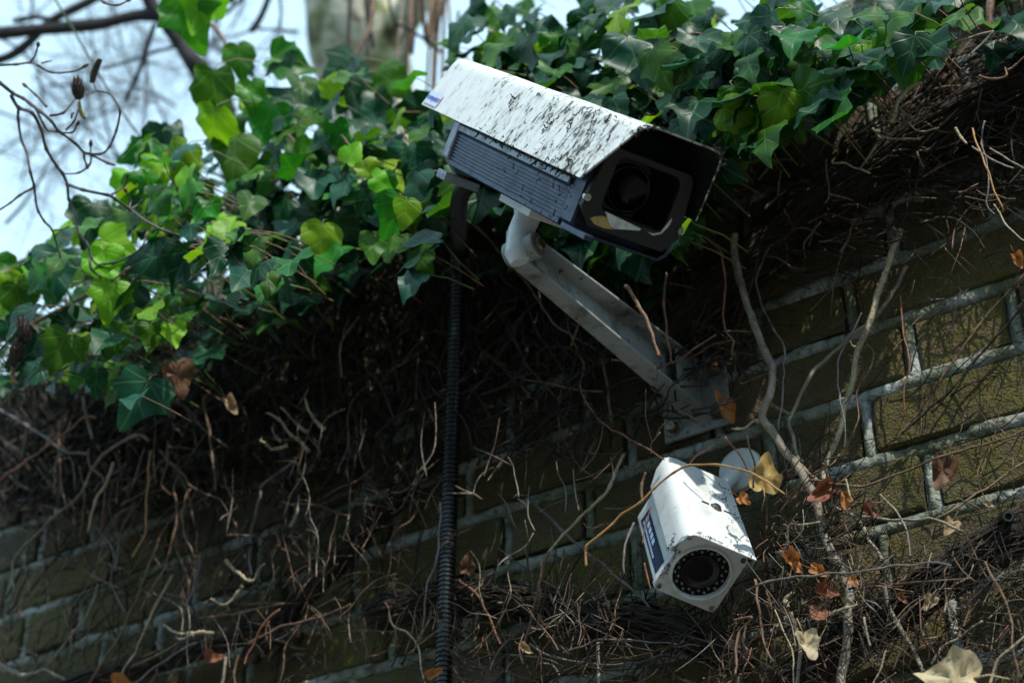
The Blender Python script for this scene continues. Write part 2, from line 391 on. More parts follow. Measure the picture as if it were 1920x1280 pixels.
def hoodprof(inset=0):
    r = .011; pts = []
    raw = [(-HW-.001, -.004), (-HW2-.004, HH), (HW2+.004, HH), (HW+.001, -.004)]
    out = [Vector((raw[0][0], raw[0][1]))]
    for i in (1, 2):
        p = Vector(raw[i]); a = (Vector(raw[i-1])-p).normalized(); b = (Vector(raw[i+1])-p).normalized()
        s = p+a*r*1.1; e = p+b*r*1.1
        for k in range(7):
            t = k/6; out.append(s*(1-t)**2+p*2*t*(1-t)+e*t*t)
    out.append(Vector(raw[3]))
    if inset:
        q = []
        for i, p in enumerate(out):
            d = (out[min(i+1, len(out)-1)]-out[max(i-1, 0)]).normalized(); q.append(p+Vector((d.y, -d.x))*inset)
        out = q
    return out
hm = MB(); po, pi_ = hoodprof(), hoodprof(.0016); npf = len(po); ny = 16
def hy(z, k):
    y0 = -HO*max(0, z)/HH-.001; return y0+(HL-y0)*k/ny
vs = []
for k in range(ny+1):
    for pr in (po, pi_):
        for p in pr:
            wob = .0007*noise.noise(Vector((p.x*30, hy(p.y, k)*14, p.y*30)))
            vs.append((p.x+wob, hy(p.y, k)+(.0008*noise.noise(Vector((p.x*200, 0, p.y*200))) if k in (0, ny) else 0), p.y+wob))
fs = []
for k in range(ny):
    a, b = k*2*npf, (k+1)*2*npf
    for i in range(npf-1):
        fs.append((a+i, a+i+1, b+i+1, b+i)); fs.append((a+npf+i, b+npf+i, b+npf+i+1, a+npf+i+1))
    for i in (0, npf-1): fs.append((a+i, b+i, b+npf+i, a+npf+i))
for k in (0, ny):
    a = k*2*npf
    for i in range(npf-1): fs.append((a+i, a+npf+i, a+npf+i+1, a+i+1))
hm.add(vs, fs)
hm.m = [1 if all((i // npf) % 2 == 1 for i in f) else 0 for f in hm.f]
hood = hm.build('sunshield', [PAINT, PLATE], big, smooth='auto')  # inner faces take the near-black plate colour to paint in the shield's shade
# ribbed extrusion
prof = [(-.036, .026), (-.044, .020), (-.047, -.006), (-.0495, -.0065), (-.0495, -.0125), (-.046, -.013)]
z = -.0155
while z > -.040: prof += [(-.0475, z), (-.0475, z-.0016), (-.0462, z-.0018), (-.0462, z-.0030)]; z -= .0032
prof += [(-.047, -.0415), (-.047, -.0455), (-.041, -.0475), (-.030, -.049)]
prof = prof+[(-x, zz) for x, zz in reversed(prof)]
sk = MB(); 
for s_ in (-1, 1): sk.prism([(s_*.036, .026), (s_*.044, .020), (s_*.047, -.006), (s_*.0475, -.040), (s_*.041, -.0465), (s_*.0385, -.0455), (s_*.0445, -.039), (s_*.0435, .018)], .0058, .0284)
sk.prism([(-.0385, -.0466), (.0385, -.0466), (.0385, -.0448), (-.0385, -.0448)], .0058, .0284); sk.build('front_collar', ALU, big, smooth=False)
bm_ = MB(); bm_.prism(prof, .0285, .300); body = bm_.build('body', ALU, big, smooth=False)
for s in (-1, 1):
    r = MB(); r.box((s*.0497-.0008, .03, -.0122), (s*.0497+.0012, .298, -.0068)); r.build('side_rail', ALU2, big, smooth=False, bevel=.0004)
for s in (-1, 1):
    r = MB(); r.box((s*.0475-.0012, .05, -.004), (s*.0475+.0012, .29, .0035)); r.build('side_strip', ALU, big, smooth=False, bevel=.0004)
r = MB(); r.box((-.048, -.028, -.0475), (-.040, .02, -.0425)); r.build('bottom_rail_end', ALU, big, smooth=False, bevel=.0008)
rc = MB(); rc.prism([(-.038, .027), (-.050, -.006), (-.0505, -.040), (-.034, -.053), (.034, -.053), (.0505, -.040), (.050, -.006), (.038, .027)], .3005, .316)
rc.build('rear_cap', ALU2, big, smooth=False, bevel=.0015)
rc = MB(); rc.box((-.050, .288, -.062), (-.012, .312, -.0535)); rc.build('rear_foot', ALU2, big, smooth=False, bevel=.001)
# front plate with a window
def ringplate(outer, inner, y0, y1, name, m, parent, bevel=.0008):
    q = MB(); n = len(outer); vs = []
    for y in (y0, y1):
        vs += [(x, y, zz) for x, zz in outer]+[(x, y, zz) for x, zz in inner]
    fs = []
    for i in range(n):
        j = (i+1) % n
        fs += [(i, j, n+j, n+i), (2*n+i, 3*n+i, 3*n+j, 2*n+j), (i, 2*n+i, 2*n+j, j), (n+i, n+j, 3*n+j, 3*n+i)]
    q.add(vs, fs); return q.build(name, m, parent, smooth='auto', bevel=bevel)
def rrect(a, b, r, k, cx=0, cz=0):
    out = []
    for sx, sz, a0 in ((1, 1, 0), (-1, 1, PI/2), (-1, -1, PI), (1, -1, 3*PI/2)):
        for i in range(k):
            t = a0+PI/2*i/(k-1); out.append((cx+sx*(a-r)+r*math.cos(t), cz+sz*(b-r)+r*math.sin(t)))
    return out
def polyring(pts, inner):                      # outer polygon sampled at the directions of the inner one
    out = []; n = len(pts)
    for x, zz in inner:
        best = None
        for i in range(n):
            ax, az = pts[i]; bx, bz = pts[(i+1) % n]; ex, ez = bx-ax, bz-az; den = x*ez-zz*ex
            if abs(den) < 1e-12: continue
            tt = (ax*ez-az*ex)/den; uu = (ax*zz-az*x)/den
            if tt > 0 and -1e-6 <= uu <= 1.000001: best = tt if best is None else min(best, tt)
        out.append((x*best, zz*best))
    return out
inner = rrect(.0305, .0235, .008, 6)
outer = polyring([(.038, .029), (-.038, .029), (-.051, .002), (-.053, -.016), (-.034, -.041), (.034, -.041), (.053, -.016), (.051, .002)], inner)
ringplate(outer, inner, -.002, .0055, 'front_plate', PLATE, big)
q = MB(); q.add([(x, .026, zz) for x, zz in inner], [tuple(range(len(inner)))]); q.build('window', GLASS, big, smooth=False)
q = MB(); ki = len(inner); q.add([(x*1.01, .0056, zz*1.01) for x, zz in inner]+[(x*1.01, .0275, zz*1.01) for x, zz in inner], [(i, (i+1) % ki, ki+(i+1) % ki, ki+i) for i in range(ki)]); q.build('window_frame', BLACK, big)
q = MB(); q.box((-.028, .0065, -.0233), (.030, .011, -.0222)); tr = q.build('window_sill', PLATE, big, smooth=False)
def chip(pts, th, name, m):
    k = len(pts); c = MB(); c.add([(x, -.0021-th, zz) for x, zz in pts]+[(x, -.0018, zz) for x, zz in pts], [tuple(range(k))]+[(i, (i+1) % k, k+(i+1) % k, k+i) for i in range(k)]); c.build(name, m, big, smooth=False)
chip([(-.0258, -.0222), (.0, -.0246), (.0108, -.0258), (.0092, -.0276), (-.004, -.0308), (-.0125, -.0332), (-.017, -.0315), (-.0205, -.028)], .0005, 'paint_chip', TRAY)
chip([(-.0365, -.0315), (-.032, -.0285), (-.0262, -.0262), (-.0225, -.0266), (-.0175, -.0315), (-.0135, -.0338), (-.022, -.0352), (-.031, -.0347)], .0009, 'tape_scrap', YELLOW)
chip([(.0165, -.0262), (.0225, -.0262), (.0285, -.0232), (.0335, -.009), (.0345, -.0115), (.0335, -.0165), (.030, -.0238), (.0235, -.0274)], .0004, 'paint_chip', TRAY)
q = MB(); q.lathe([(.0, .0), (.0205, 0), (.0205, -.004), (.018, -.004), (.0165, .004), (.0005, .007)], 32, (0, .0255, 0), (0, 1, 0)); q.build('lens', GLASS, big)
def screw(x, y, z, r, parent, m=STEEL, ax=(0, -1, 0)):
    q = MB(); q.lathe([(0.0002, .0004), (r*.42, .0004), (r*.5, .0014), (r*.88, .0016), (r, .0008), (r, -.002)], 16, (x, y, z), ax); return q.build('screw', m, parent, smooth='auto')
for s in (-1, 1): screw(s*.0455, -.0022, -.0163, .0034, big)
# maker's sticker near the back of the left panel
pa, pb = po[0], po[1]; pd = Vector((pb.x-pa.x, 0, pb.y-pa.y)).normalized(); pn = Vector((-pd.z, 0, pd.x))
def onpanel(y, s, lift): return Vector((pa.x, 0, pa.y))+pd*s+Vector((0, y, 0))+pn*lift
q = MB()
q.add([onpanel(HL-.002, .003, .0009), onpanel(HL-.040, .003, .0009), onpanel(HL-.040, .0175, .0009), onpanel(HL-.002, .0175, .0009)], [(0, 1, 2, 3)])
stk = q.build('sticker', STK, big, smooth=False)
tm = text_mesh('computar', .0092, [INKB, INKR], [0, 0, 0, 0, 0, 0, 1, 0])
to = bpy.data.objects.new('lettering', tm); col.objects.link(to); to.parent = stk
X, Y = Vector((0, -1, 0)), pd; o0 = onpanel(HL-.021, .0108, .0013); wn = X.cross(Y)
to.matrix_local = Matrix(((X.x*.98, Y.x, wn.x, o0.x), (X.y*.98, Y.y, wn.y, o0.y), (X.z*.98, Y.z, wn.z, o0.z), (0, 0, 0, 1)))
# debris caught on shield and body
q = MB()
def crumb(p, size, nrm):
    k = random.randint(2, 4); d = Vector((random.gauss(0, 1), random.gauss(0, 1), random.gauss(0, 1))); d = (d-nrm*d.dot(nrm)*.7).normalized()
    pts = [p]; 
    for i in range(k):
        d = (d+Vector((random.gauss(0, .6), random.gauss(0, .6), random.gauss(0, .6)))).normalized(); d = (d+nrm*max(0, -d.dot(nrm))).normalized(); pts.append(pts[-1]+d*size/k)
    q.tube(pts, [size*.05*random.uniform(.7, 1.6)+.00015]*len(pts), 4)
clusters = [(random.triangular(-.01, .33, .02), random.uniform(.004, .058)) for _ in range(20)]
for cy, s in clusters:
    for _ in range(random.randint(2, 7)):
        y2, s2 = cy+random.gauss(0, .004), max(.001, s+random.gauss(0, .005))
        if y2 < -.02*s2/.055+.002: continue
        crumb(onpanel(y2, min(s2, .06), .0006), random.uniform(.002, .007), pn)
for _ in range(130):
    y2 = random.triangular(.0, .3, .05); crumb(onpanel(y2, random.uniform(-.002, .003), .0006)+Vector((.004, 0, -.001)), random.uniform(.003, .011), Vector((-1, 0, .2)).normalized())
for _ in range(48):
    y2 = random.triangular(.005, .2, .03); zz = random.choice([-.006, -.013, -.02, -.03, -.041])+random.gauss(0, .002); crumb(Vector((-.0505, y2, zz)), random.uniform(.002, .007), Vector((-1, 0, 0)))
for _ in range(60):
    i = random.randint(1, npf-2); p = po[i]; crumb(Vector((p.x, hy(p.y, 0)-.0005, p.y)), random.uniform(.002, .006), Vector((0, -1, 0)))
tag(q.build('caught_debris', DEBRIS, big, smooth=False, fix=False), kind='stuff')

# bracket arm: C-shaped channel open to the right, plate on the wall, swivel head under the camera
P0, P1 = Vector((-.655, 0, 2.468)), Vector((-.652, -.343, 2.455))
arm = tag(empty('bracket_arm', P0), 'long white metal channel arm carrying the large camera, bolted to the brick', 'bracket')
def ipt(p): return Vector(p)-P0
q = MB(); sec = 14
vs = []
for k in range(sec+1):
    t = k/sec; c = Vector((0, -.006-(.343-.006)*t, .004-.012*t)); hgt = .031-.0135*t; fl = .022-.005*t; th = .002
    for dx, dz in ((0, hgt), (fl, hgt), (fl, hgt-th*1.6), (th, hgt-th), (th, -hgt+th), (fl, -hgt+th*1.6), (fl, -hgt), (0, -hgt)):
        vs.append(c+Vector((dx-.012, 0, dz)))
fs = [(k*8+i, k*8+(i+1) % 8, (k+1)*8+(i+1) % 8, (k+1)*8+i) for k in range(sec) for i in range(8)]+[tuple(range(8)), tuple(sec*8+i for i in range(7, -1, -1))]
q.add(vs, fs); q.build('channel', PAINT3, arm, smooth='auto', bevel=.0006)
q = MB()
pl = [(-.040, -.050), (.034, -.050), (.037, -.047), (.037, .026), (.032, .034), (-.034, .034), (-.040, .028)]
q.prism(pl, -.013, -.009); q.build('wall_plate', PAINT3, arm, smooth='auto', bevel=.001)
q = MB(); q.add([(.004, -.0135, -.028), (.004, -.0135, .03), (.004, -.06, .026), (.004, -.06, -.024), (.0065, -.0135, -.028), (.0065, -.0135, .03), (.0065, -.06, .026), (.0065, -.06, -.024)],
                [(0, 1, 2, 3), (4, 7, 6, 5), (0, 3, 7, 4), (1, 5, 6, 2), (0, 4, 5, 1), (3, 2, 6, 7)]); q.build('gusset', PAINT3, arm, smooth=False)
for x, zz in ((.025, -.033), (.026, .018), (-.028, -.036)):
    q = MB(); q.lathe([(.0002, .008), (.0055, .008), (.0065, .0065), (.0065, .0015), (.0105, .0012), (.0105, 0)], 6, (x, -.0131, zz), (0, -1, 0)); q.build('bolt', RUST, arm, smooth=False)
e = ipt(P1)
q = MB(); q.lathe([(.0002, .0165), (.011, .0165), (.012, .0155), (.012, -.0155), (.011, -.0165), (.0002, -.0165)], 24, e+Vector((0, .006, -.002)), (1, 0, 0)); q.build('pivot', PAINT3, arm, smooth='auto', bevel=.001)
q = MB(); q.lathe([(.0002, .0205), (.006, .0205), (.007, .0185), (.007, .015)], 6, e+Vector((0, .006, -.002)), (1, 0, 0)); q.build('bolt', RUST, arm, smooth=False)
top = ipt(MBIG @ Vector((-.002, .185, -.053)))
q = MB(); q.tube([e+Vector((-.002, .004, -.016)), e+Vector((-.003, .001, -.008)), e.lerp(top, .4)+Vector((-.003, 0, 0)), e.lerp(top, .75), top], [.009, .0118, .0118, .0122, .0150], 20); q.build('swivel_post', PAINT2, arm, smooth='auto', bevel=.001)
q = MB(); q.box((-.018, .147, -.0575), (.018, .222, -.0495)); o = q.build('mount_plate', PAINT2, None, smooth=False, bevel=.0008)
o.data.transform(Matrix.Translation(-P0) @ MBIG); o.parent = arm

# corrugated conduit hanging from the back of the large camera
cst = MBIG @ Vector((-.012, .300, -.050))
pts = [cst, onwall(862, 372, cst.y+.035), onwall(860, 470, -.13), onwall(855, 640, -.105), onwall(849, 800, -.085), onwall(843, 960, -.07), onwall(836, 1120, -.07), onwall(831, 1290, -.07), onwall(826, 1450, -.07), onwall(815, 1900, -.05)]
sp = spline(pts, 60); q = MB(); rs, pp = [], []; acc = 0
ln = [0]
for i in range(1, len(sp)): ln.append(ln[-1]+(sp[i]-sp[i-1]).length)
pitch_ = .0052; nst = int(ln[-1]/(pitch_/6)); j = 0
for k in range(nst):
    s = ln[-1]*k/nst
    while j < len(ln)-2 and ln[j+1] < s: j += 1
    f_ = (s-ln[j])/max(1e-9, ln[j+1]-ln[j]); pp.append(sp[j].lerp(sp[j+1], f_)); ph = (s/pitch_) % 1
    rs.append(.0092 if ph < .5 else .0074)
q.tube(pp, rs, 14); tag(q.build('corrugated_conduit', BLACK, None, smooth='auto'), 'black corrugated conduit hanging straight down from the large camera', 'conduit')

# ------------------------------------------------------------------ small bullet camera
k_ = .95; Ps = C+(Vector((-.6422, -.0542, 2.2421))-C)*k_
MSM = frame(41.0, 57.4, -22.2, Ps) @ Matrix.Scale(k_, 4)
sm = tag(empty('bullet_camera', mat=MSM), 'small white bullet camera with round black lens and navy side sticker low on the wall', 'camera')
sq = rrect(.0345, .0345, .005, 6)
q = MB(); q.prism(rrect(.0335, .0335, .005, 6), .0085, .125); q.build('body', PAINT2, sm, smooth='auto', bevel=.0015)
circ = [(.0288*math.cos(2*PI*k/64), .0288*math.sin(2*PI*k/64)) for k in range(64)]
ringplate(polyring(sq, circ), circ, -.001, .0078, 'front_bezel', PAINT2, sm, .0008)
q = MB(); q.lathe([(.0276, .006), (.0276, -.0032), (.0285, -.0040), (.0302, -.0034), (.0312, -.0008)], 48, (0, 0, 0), (0, 1, 0)); q.build('bezel_ring', PAINT2, sm)
q = MB(); q.lathe([(.0002, 0), (.0278, 0)], 48, (0, .003, 0), (0, 1, 0)); gl = q.build('lens_window', GLASS, sm, smooth=False)
q = MB(); q.lathe([(.0002, .001), (.012, .0006), (.0172, -.001), (.0178, -.0022), (.0183, -.001), (.0183, .001)], 40, (0, .0026, 0), (0, 1, 0)); q.build('lens', BLACK, sm)
for k in range(28):
    a = 2*PI*k/28; rr = .0214 if k % 2 else .0245
    q = MB(); q.lathe([(.0003, -.0022), (.0009, -.0019), (.0014, -.0009), (.0015, .0004)], 10, (rr*math.cos(a), .0024, rr*math.sin(a)), (0, 1, 0)); q.build('led', LED, gl)
for sx in (-1, 1):
    for sz in (-1, 1): screw(sx*.0294, -.0013, sz*.0294, .0028, sm, RUST if sx*sz > 0 else STEEL)
# bent sunshield: covers the top and part of the left side
hp = [Vector((-.0385, .006)), Vector((-.0388, .022)), Vector((-.0383, .0285)), Vector((-.0362, .0345)), Vector((-.0315, .0378)), Vector((-.024, .0388)), Vector((.0, .0392)), (Vector((.036, .0395)))]
q = MB(); vs = []; fs = []; ny2 = 12; m_ = len(hp)
for k in range(ny2+1):
    for s in (0, 1):
        for i, p in enumerate(hp):
            d = (hp[min(i+1, m_-1)]-hp[max(i-1, 0)]).normalized(); pp_ = p+Vector((d.y, -d.x))*(.0013*s)
            yf = -.0065-(.004 if 1 < i else 0)+.012*max(0, (.022-p.y)/.016)*(1 if i < 2 else 0)
            yr = .136+.004*(i > 2)-.012*max(0, (.022-p.y)/.016)*(1 if i < 2 else 0)
            vs.append((pp_.x, yf+(yr-yf)*k/ny2, pp_.y+.0005*noise.noise(Vector((pp_.x*60, k*.7, 2)))))
for k in range(ny2):
    a, b = k*2*m_, (k+1)*2*m_
    for i in range(m_-1): fs += [(a+i, a+i+1, b+i+1, b+i), (a+m_+i, b+m_+i, b+m_+i+1, a+m_+i+1)]
    for i in (0, m_-1): fs.append((a+i, b+i, b+m_+i, a+m_+i))
for k in (0, ny2):
    for i in range(m_-1): a = k*2*m_; fs.append((a+i, a+m_+i, a+m_+i+1, a+i+1))
q.add(vs, fs); sh = q.build('sunshield', PAINT2, sm, smooth='auto')
q = MB(); q.prism([(.001, .0391), (.0012, .0402), (.0138, .0402), (.014, .0391)], .0655, .0672); 
q = MB(); q.lathe([(.0002, .0026), (.0036, .0026), (.0046, .0016), (.0048, .0), (.0062, -.0001)], 18, (.0075, .066, .0396), (0, 0, 1)); q.build('screw', STEEL, sh, smooth='auto')
for dx in (-.0125, .0125):
    q = MB(); q.box((.0075+dx-.004, .0652, .0390), (.0075+dx+.004, .0668, .04005)); q.build('slot', BLACK, sh, smooth=False)
q = MB(); xs = -.0339
q.add([(xs, .0105, -.0250), (xs, .0085, -.0085), (xs, .1085, -.0100), (xs, .1105, -.0265)], [(0, 1, 2, 3)]); st = q.build('sticker', NAVY, sm, smooth=False)
q = MB(); xs -= .0003                           # pale printed marks, too small to read in the photograph
for i in range(5):
    y = .102-i*.0105; q.add([(xs, y, -.0135), (xs, y-.0075, -.0135), (xs, y-.0092, -.0185), (xs, y-.0018, -.0185)], [(0, 1, 2, 3)])
for i in range(13):
    y = .102-i*.0053; q.add([(xs, y, -.0205), (xs, y-.0040, -.0205), (xs, y-.0043, -.0232), (xs, y-.0003, -.0232)], [(0, 1, 2, 3)])
q.build('lettering', INKW, st, smooth=False)
q = MB()
for _ in range(60):
    a = random.random(); x = random.uniform(-.03, .034)
    crumb_p = Vector((x, random.choice([random.gauss(-.009, .001), random.uniform(0, .12)]) if x > 0 else -.009, .0405)); crumb(crumb_p, random.uniform(.001, .004), Vector((0, 0, 1)))
for _ in range(40): crumb(Vector((-.0345+random.uniform(0, .005), -.0014, random.uniform(-.02, .015))), random.uniform(.001, .004), Vector((0, -1, 0)))
for _ in range(25): crumb(Vector((-.0395, random.gauss(.004, .003), .012+random.gauss(0, .004))), random.uniform(.001, .004), Vector((-1, 0, 0)))
for _ in range(45): crumb(Vector((random.gauss(.026, .006), random.uniform(.05, .12), .0405)), random.uniform(.001, .005), Vector((0, 0, 1)))
tag(q.build('caught_debris', DEBRIS, sm, smooth=False, fix=False), kind='stuff')
base = Vector((-.612, 0, 2.362)); Mi = MSM.inverted()
q = MB(); q.lathe([(.0002, .007), (.019, .007), (.0225, .0055), (.0235, .003), (.0238, 0)], 32, base+Vector((0, -.009, 0)), (0, -1, 0)); q.tube([base+Vector((0, -.015, 0)), (base+Vector((0, -.015, 0))).lerp(MSM @ Vector((.012, .105, -.012)), .5), MSM @ Vector((.012, .105, -.012))], .0078, 14)
o = q.build('wall_mount', PAINT2, None, smooth='auto'); o.data.transform(Mi); o.parent = sm

# ------------------------------------------------------------------ bare creepers on the wall
def stem_mb(q, pts, wpx, y, knob=0, taper=.75, jit=1.0, sides=7, n=6):
    k = len(pts); P3 = []
    for i, (px, py) in enumerate(pts):
        yy = y[0]+(y[1]-y[0])*i/max(1, k-1) if hasattr(y, '__len__') else y
        P3.append(onwall(px, py, yy-.012*noise.noise(Vector((px*.013, py*.013, 4.2)))*jit))
    S = spline(P3, n if not knob else 13); rs = []
    for i, p in enumerate(S):
        t = i/(len(S)-1); r = wpx*.5*depth(p)/FPX*(1-(1-taper)*t)
        r *= 1+.16*noise.noise(p*90)+(.35 if (knob == 0 and i % n == 0 and 0 < i < len(S)-1 and wpx < 7) else 0)
        if knob: r *= .5+.85*knob*max(0, .3+noise.noise(p*260+Vector((px, 0, 0))))+.45*knob*abs(math.sin(i*1.15+px))**3; r *= 1-.45*t*knob
        rs.append(max(r, .0004))
        S[i] = p+Vector((noise.noise(p*55), noise.noise(p*55+Vector((5, 0, 0))), noise.noise(p*55+Vector((0, 7, 0)))))*.0022*jit
    q.tube(S, rs, sides); return S
def hairs(q, S, wpx, cnt, ln=.006):
    for _ in range(cnt):
        p = random.choice(S); d = Vector((random.gauss(0, 1), random.gauss(0, 1), random.gauss(0, 1))).normalized()
        q.tube([p, p+d*ln*random.uniform(.5, 1.3)], [.0007, .0003], 3)
def creeper(label, stems, cat='vine', group=None, name='bare_creeper'):
    x0 = onwall(*stems[0][0][0], 0); root = tag(empty(name, x0), label, cat, group)
    for st in stems:
        pts, wpx, m, y = st[:4]; o4 = st[4] if len(st) > 4 else {}
        q = MB(); S = stem_mb(q, pts, wpx, y, knob=o4.get('knob', 0), taper=o4.get('taper', .75), jit=o4.get('jit', 1))
        if o4.get('hair'): hairs(q, S, wpx, o4['hair'], o4.get('hl', .006))
        o = q.build(o4.get('name', 'stem'), m, root, fix=False); o.location = -x0
    return root
creeper('thick grey woody vine winding down past the right side of the small camera', [
    ([(1377,438),(1377,479),(1391,537),(1413,603),(1437,668),(1448,695),(1446,740),(1437,754),(1427,781),(1448,809),(1465,836),(1480,856),(1505,888),(1526,931),(1541,971),(1548,1010),(1562,1043),(1577,1068),(1588,1097),(1591,1125),(1589,1165),(1588,1208),(1582,1251),(1577,1300)], 14, W_GREY, (-.06,-.10), dict(taper=1.35, hair=70)),
    ([(1437,754),(1451,761),(1482,780)], 8, W_GREY, (-.07,-.06)), ([(1430,790),(1412,788),(1395,803),(1371,803)], 9, W_PALE, (-.07,-.09), dict(knob=.8)),
    ([(1700,500),(1678,544),(1644,592),(1596,630),(1561,661),(1523,699),(1503,733),(1487,775),(1479,795),(1486,823),(1492,840),(1500,870),(1532,902)], 8.5, W_GREY, (-.02,-.07)),
    ([(1589,1115),(1623,1100),(1659,1100),(1695,1108),(1724,1111)], 10, W_BROWN, (-.09,-.06), dict(knob=.3))], name='woody_vine')
creeper('straight pale bristly vine slanting down across the bricks on the right', [
    ([(1690,430),(1685,445),(1671,479),(1654,527),(1638,579),(1625,620),(1609,654),(1599,702),(1589,740),(1582,775),(1575,805),(1563,840),(1548,881),(1546,903)], 13, W_PALE, (-.03,-.06), dict(hair=170, hl=.007)),
    ([(1609,654),(1597,650),(1592,640)], 7, W_PALE, -.04, dict(knob=.8))], name='woody_vine')
creeper('tangle of thin brown and grey creeper stems over the mossy bricks at right', [
    ([(1540,415),(1510,452),(1508,482)], 3.5, W_PURP, -.05), ([(1510,410),(1492,431),(1479,445),(1448,460),(1425,500),(1420,537),(1431,579),(1451,620),(1470,656),(1470,696),(1467,744),(1458,806)], 4, W_PURP, (-.03,-.08)),
    ([(1326,445),(1352,476),(1357,513),(1360,555),(1357,606),(1377,641)], 4.5, W_RED, -.09), ([(1377,641),(1374,655),(1371,667)], 5, W_BROWN, -.09),
    ([(1618,586),(1599,623),(1578,661),(1570,701),(1575,744),(1583,788),(1582,840)], 4, W_PURP, -.08), ([(1625,646),(1637,658),(1633,689),(1609,733),(1608,781),(1599,826)], 3.5, W_BROWN, -.05),
    ([(1688,555),(1693,620),(1704,671),(1702,706),(1695,730),(1699,778)], 3.5, W_RED, -.04), ([(1930,505),(1915,520),(1850,592),(1809,647),(1771,702),(1730,761),(1678,826)], 5, W_BROWN, -.025),
    ([(1930,560),(1860,640),(1815,692),(1781,733),(1730,778),(1657,840)], 5, W_DARK, -.02), ([(1862,385),(1870,400),(1884,420),(1930,455)], 3.5, W_PALE, -.08),
    ([(1516,901),(1559,906),(1605,912),(1656,899),(1713,877),(1767,856),(1821,840),(1875,824),(1930,800)], 5, W_BROWN, -.10), ([(1557,944),(1577,955),(1609,967),(1656,975),(1710,975),(1753,974),(1803,996)], 7.5, W_GREY, -.09),
    ([(1753,974),(1810,939),(1850,915),(1930,860)], 5, W_BROWN, (-.09,-.04)), ([(1649,924),(1674,953),(1695,982),(1704,1014),(1706,1043)], 4, W_GREY, -.11),
    ([(1397,1108),(1444,1091),(1516,1079),(1580,1073),(1645,1064),(1706,1057),(1756,1055),(1782,1061)], 4.5, W_PURP, -.16), ([(1645,1064),(1662,1052),(1678,1040)], 3, W_PURP, -.155),
    ([(1595,964),(1609,978),(1634,1018),(1656,1050)], 9, W_GREY, -.07, dict(hair=20)), ([(1655,1100),(1674,1151),(1695,1187),(1717,1223),(1731,1262),(1740,1300)], 10, W_GREY, -.08),
    ([(1552,1205),(1588,1183),(1623,1169),(1659,1160)], 5, W_DARK, -.08), ([(1749,1244),(1764,1215),(1803,1190),(1843,1163)], 6, W_GREY, -.09), ([(1758,1250),(1790,1226),(1830,1204)], 3.5, W_RED, -.1),
    ([(1846,1054),(1861,1079),(1882,1118),(1895,1165),(1900,1215),(1911,1275)], 4.5, W_BROWN, -.12), ([(1850,1300),(1868,1244),(1897,1215),(1930,1186)], 6, W_PALE, -.12), ([(1868,1200),(1880,1185),(1893,1170)], 3, W_RED, -.1),
    ([(1455,1144),(1465,1172),(1483,1215),(1490,1290)], 3.5, W_PALE, -.12), ([(1415,1085),(1422,1133),(1428,1179),(1438,1223),(1449,1239)], 5, W_BROWN, -.14), ([(1375,1161),(1408,1158),(1401,1172),(1381,1197),(1379,1265)], 6.5, W_BROWN, -.12),
    ([(1401,1172),(1392,1200),(1405,1218)], 5, W_BROWN, -.12), ([(1480,1144),(1494,1187),(1501,1230),(1494,1290)], 9, W_GREY, -.10), ([(1536,978),(1500,982),(1480,985),(1476,1014),(1465,1038)], 9, W_GREY, -.10, dict(hair=40, knob=.25)),
    ([(1663,1219),(1650,1250),(1634,1290)], 3.5, W_PALE, -.12), ([(1586,900),(1594,925),(1600,940)], 4, W_PALE, -.11), ([(1583,975),(1590,995),(1599,1015)], 3, W_RED, -.1),
    ([(1622,1122),(1640,1128),(1652,1138)], 4, W_PURP, -.12), ([(1618,1160),(1625,1190),(1632,1212)], 5, W_GREY, -.12), ([(1440,1010),(1425,1020),(1418,1028)], 3, W_RED, -.13)])
creeper('reddish and pale creeper stems hanging on the dark wall between conduit and small camera', [
    ([(1050,545),(1058,563),(1072,631),(1096,683),(1087,721),(1101,753),(1125,788),(1174,819),(1210,839),(1245,860)], 4, W_RED, (-.05,-.12)),
    ([(1170,849),(1145,910),(1125,935),(1088,975),(1056,1000),(1029,1034)], 6.5, W_PALE, (-.06,-.10)), ([(1029,1034),(1011,1097),(999,1150),(985,1210)], 6.5, W_BROWN, (-.10,-.08)),
    ([(991,935),(1056,996),(1109,1040),(1170,1093),(1226,1146)], 6, W_PURP, (-.02,-.05)), ([(861,1089),(897,1118),(926,1174),(940,1207)], 4.5, W_RED, -.08),
    ([(828,940),(820,1044),(800,1101),(794,1162),(786,1203)], 4.5, W_PURP, -.10), ([(731,1150),(739,1174),(763,1183),(783,1207),(790,1240),(796,1300)], 6, W_PALE, -.10, dict(knob=.5, taper=.9)),
    ([(995,1207),(1039,1231),(1100,1244),(1170,1244),(1251,1227)], 4.5, W_PURP, -.08), ([(1056,1223),(1109,1203),(1149,1197),(1210,1203),(1275,1207)], 4, W_PURP, -.09), ([(1120,1205),(1121,1240),(1126,1300)], 7, W_GREY, -.1),
    ([(1046,740),(1052,809),(1076,862),(1100,886),(1125,898)], 3.5, W_BROWN, -.05), ([(1130,668),(1134,690),(1139,728),(1148,800)], 7, W_BROWN, -.06), ([(1122,812),(1108,850),(1090,885)], 7, W_BROWN, -.05),
    ([(895,422),(936,473),(990,534),(1033,599),(1069,627),(1116,653),(1134,665)], 4, W_PURP, (-.10,-.06)), ([(1148,674),(1234,687),(1263,678),(1306,653),(1345,625)], 4, W_BROWN, -.11), ([(1220,725),(1231,732),(1270,765),(1320,800)], 4, W_BROWN, -.08),
    ([(1060,565),(1062,640),(1053,720),(1048,800)], 4, W_PURP, -.03), ([(1005,640),(1010,700),(1006,780)], 3.5, W_PURP, -.03), ([(990,700),(960,735),(930,790)], 3.5, W_BROWN, -.03)])
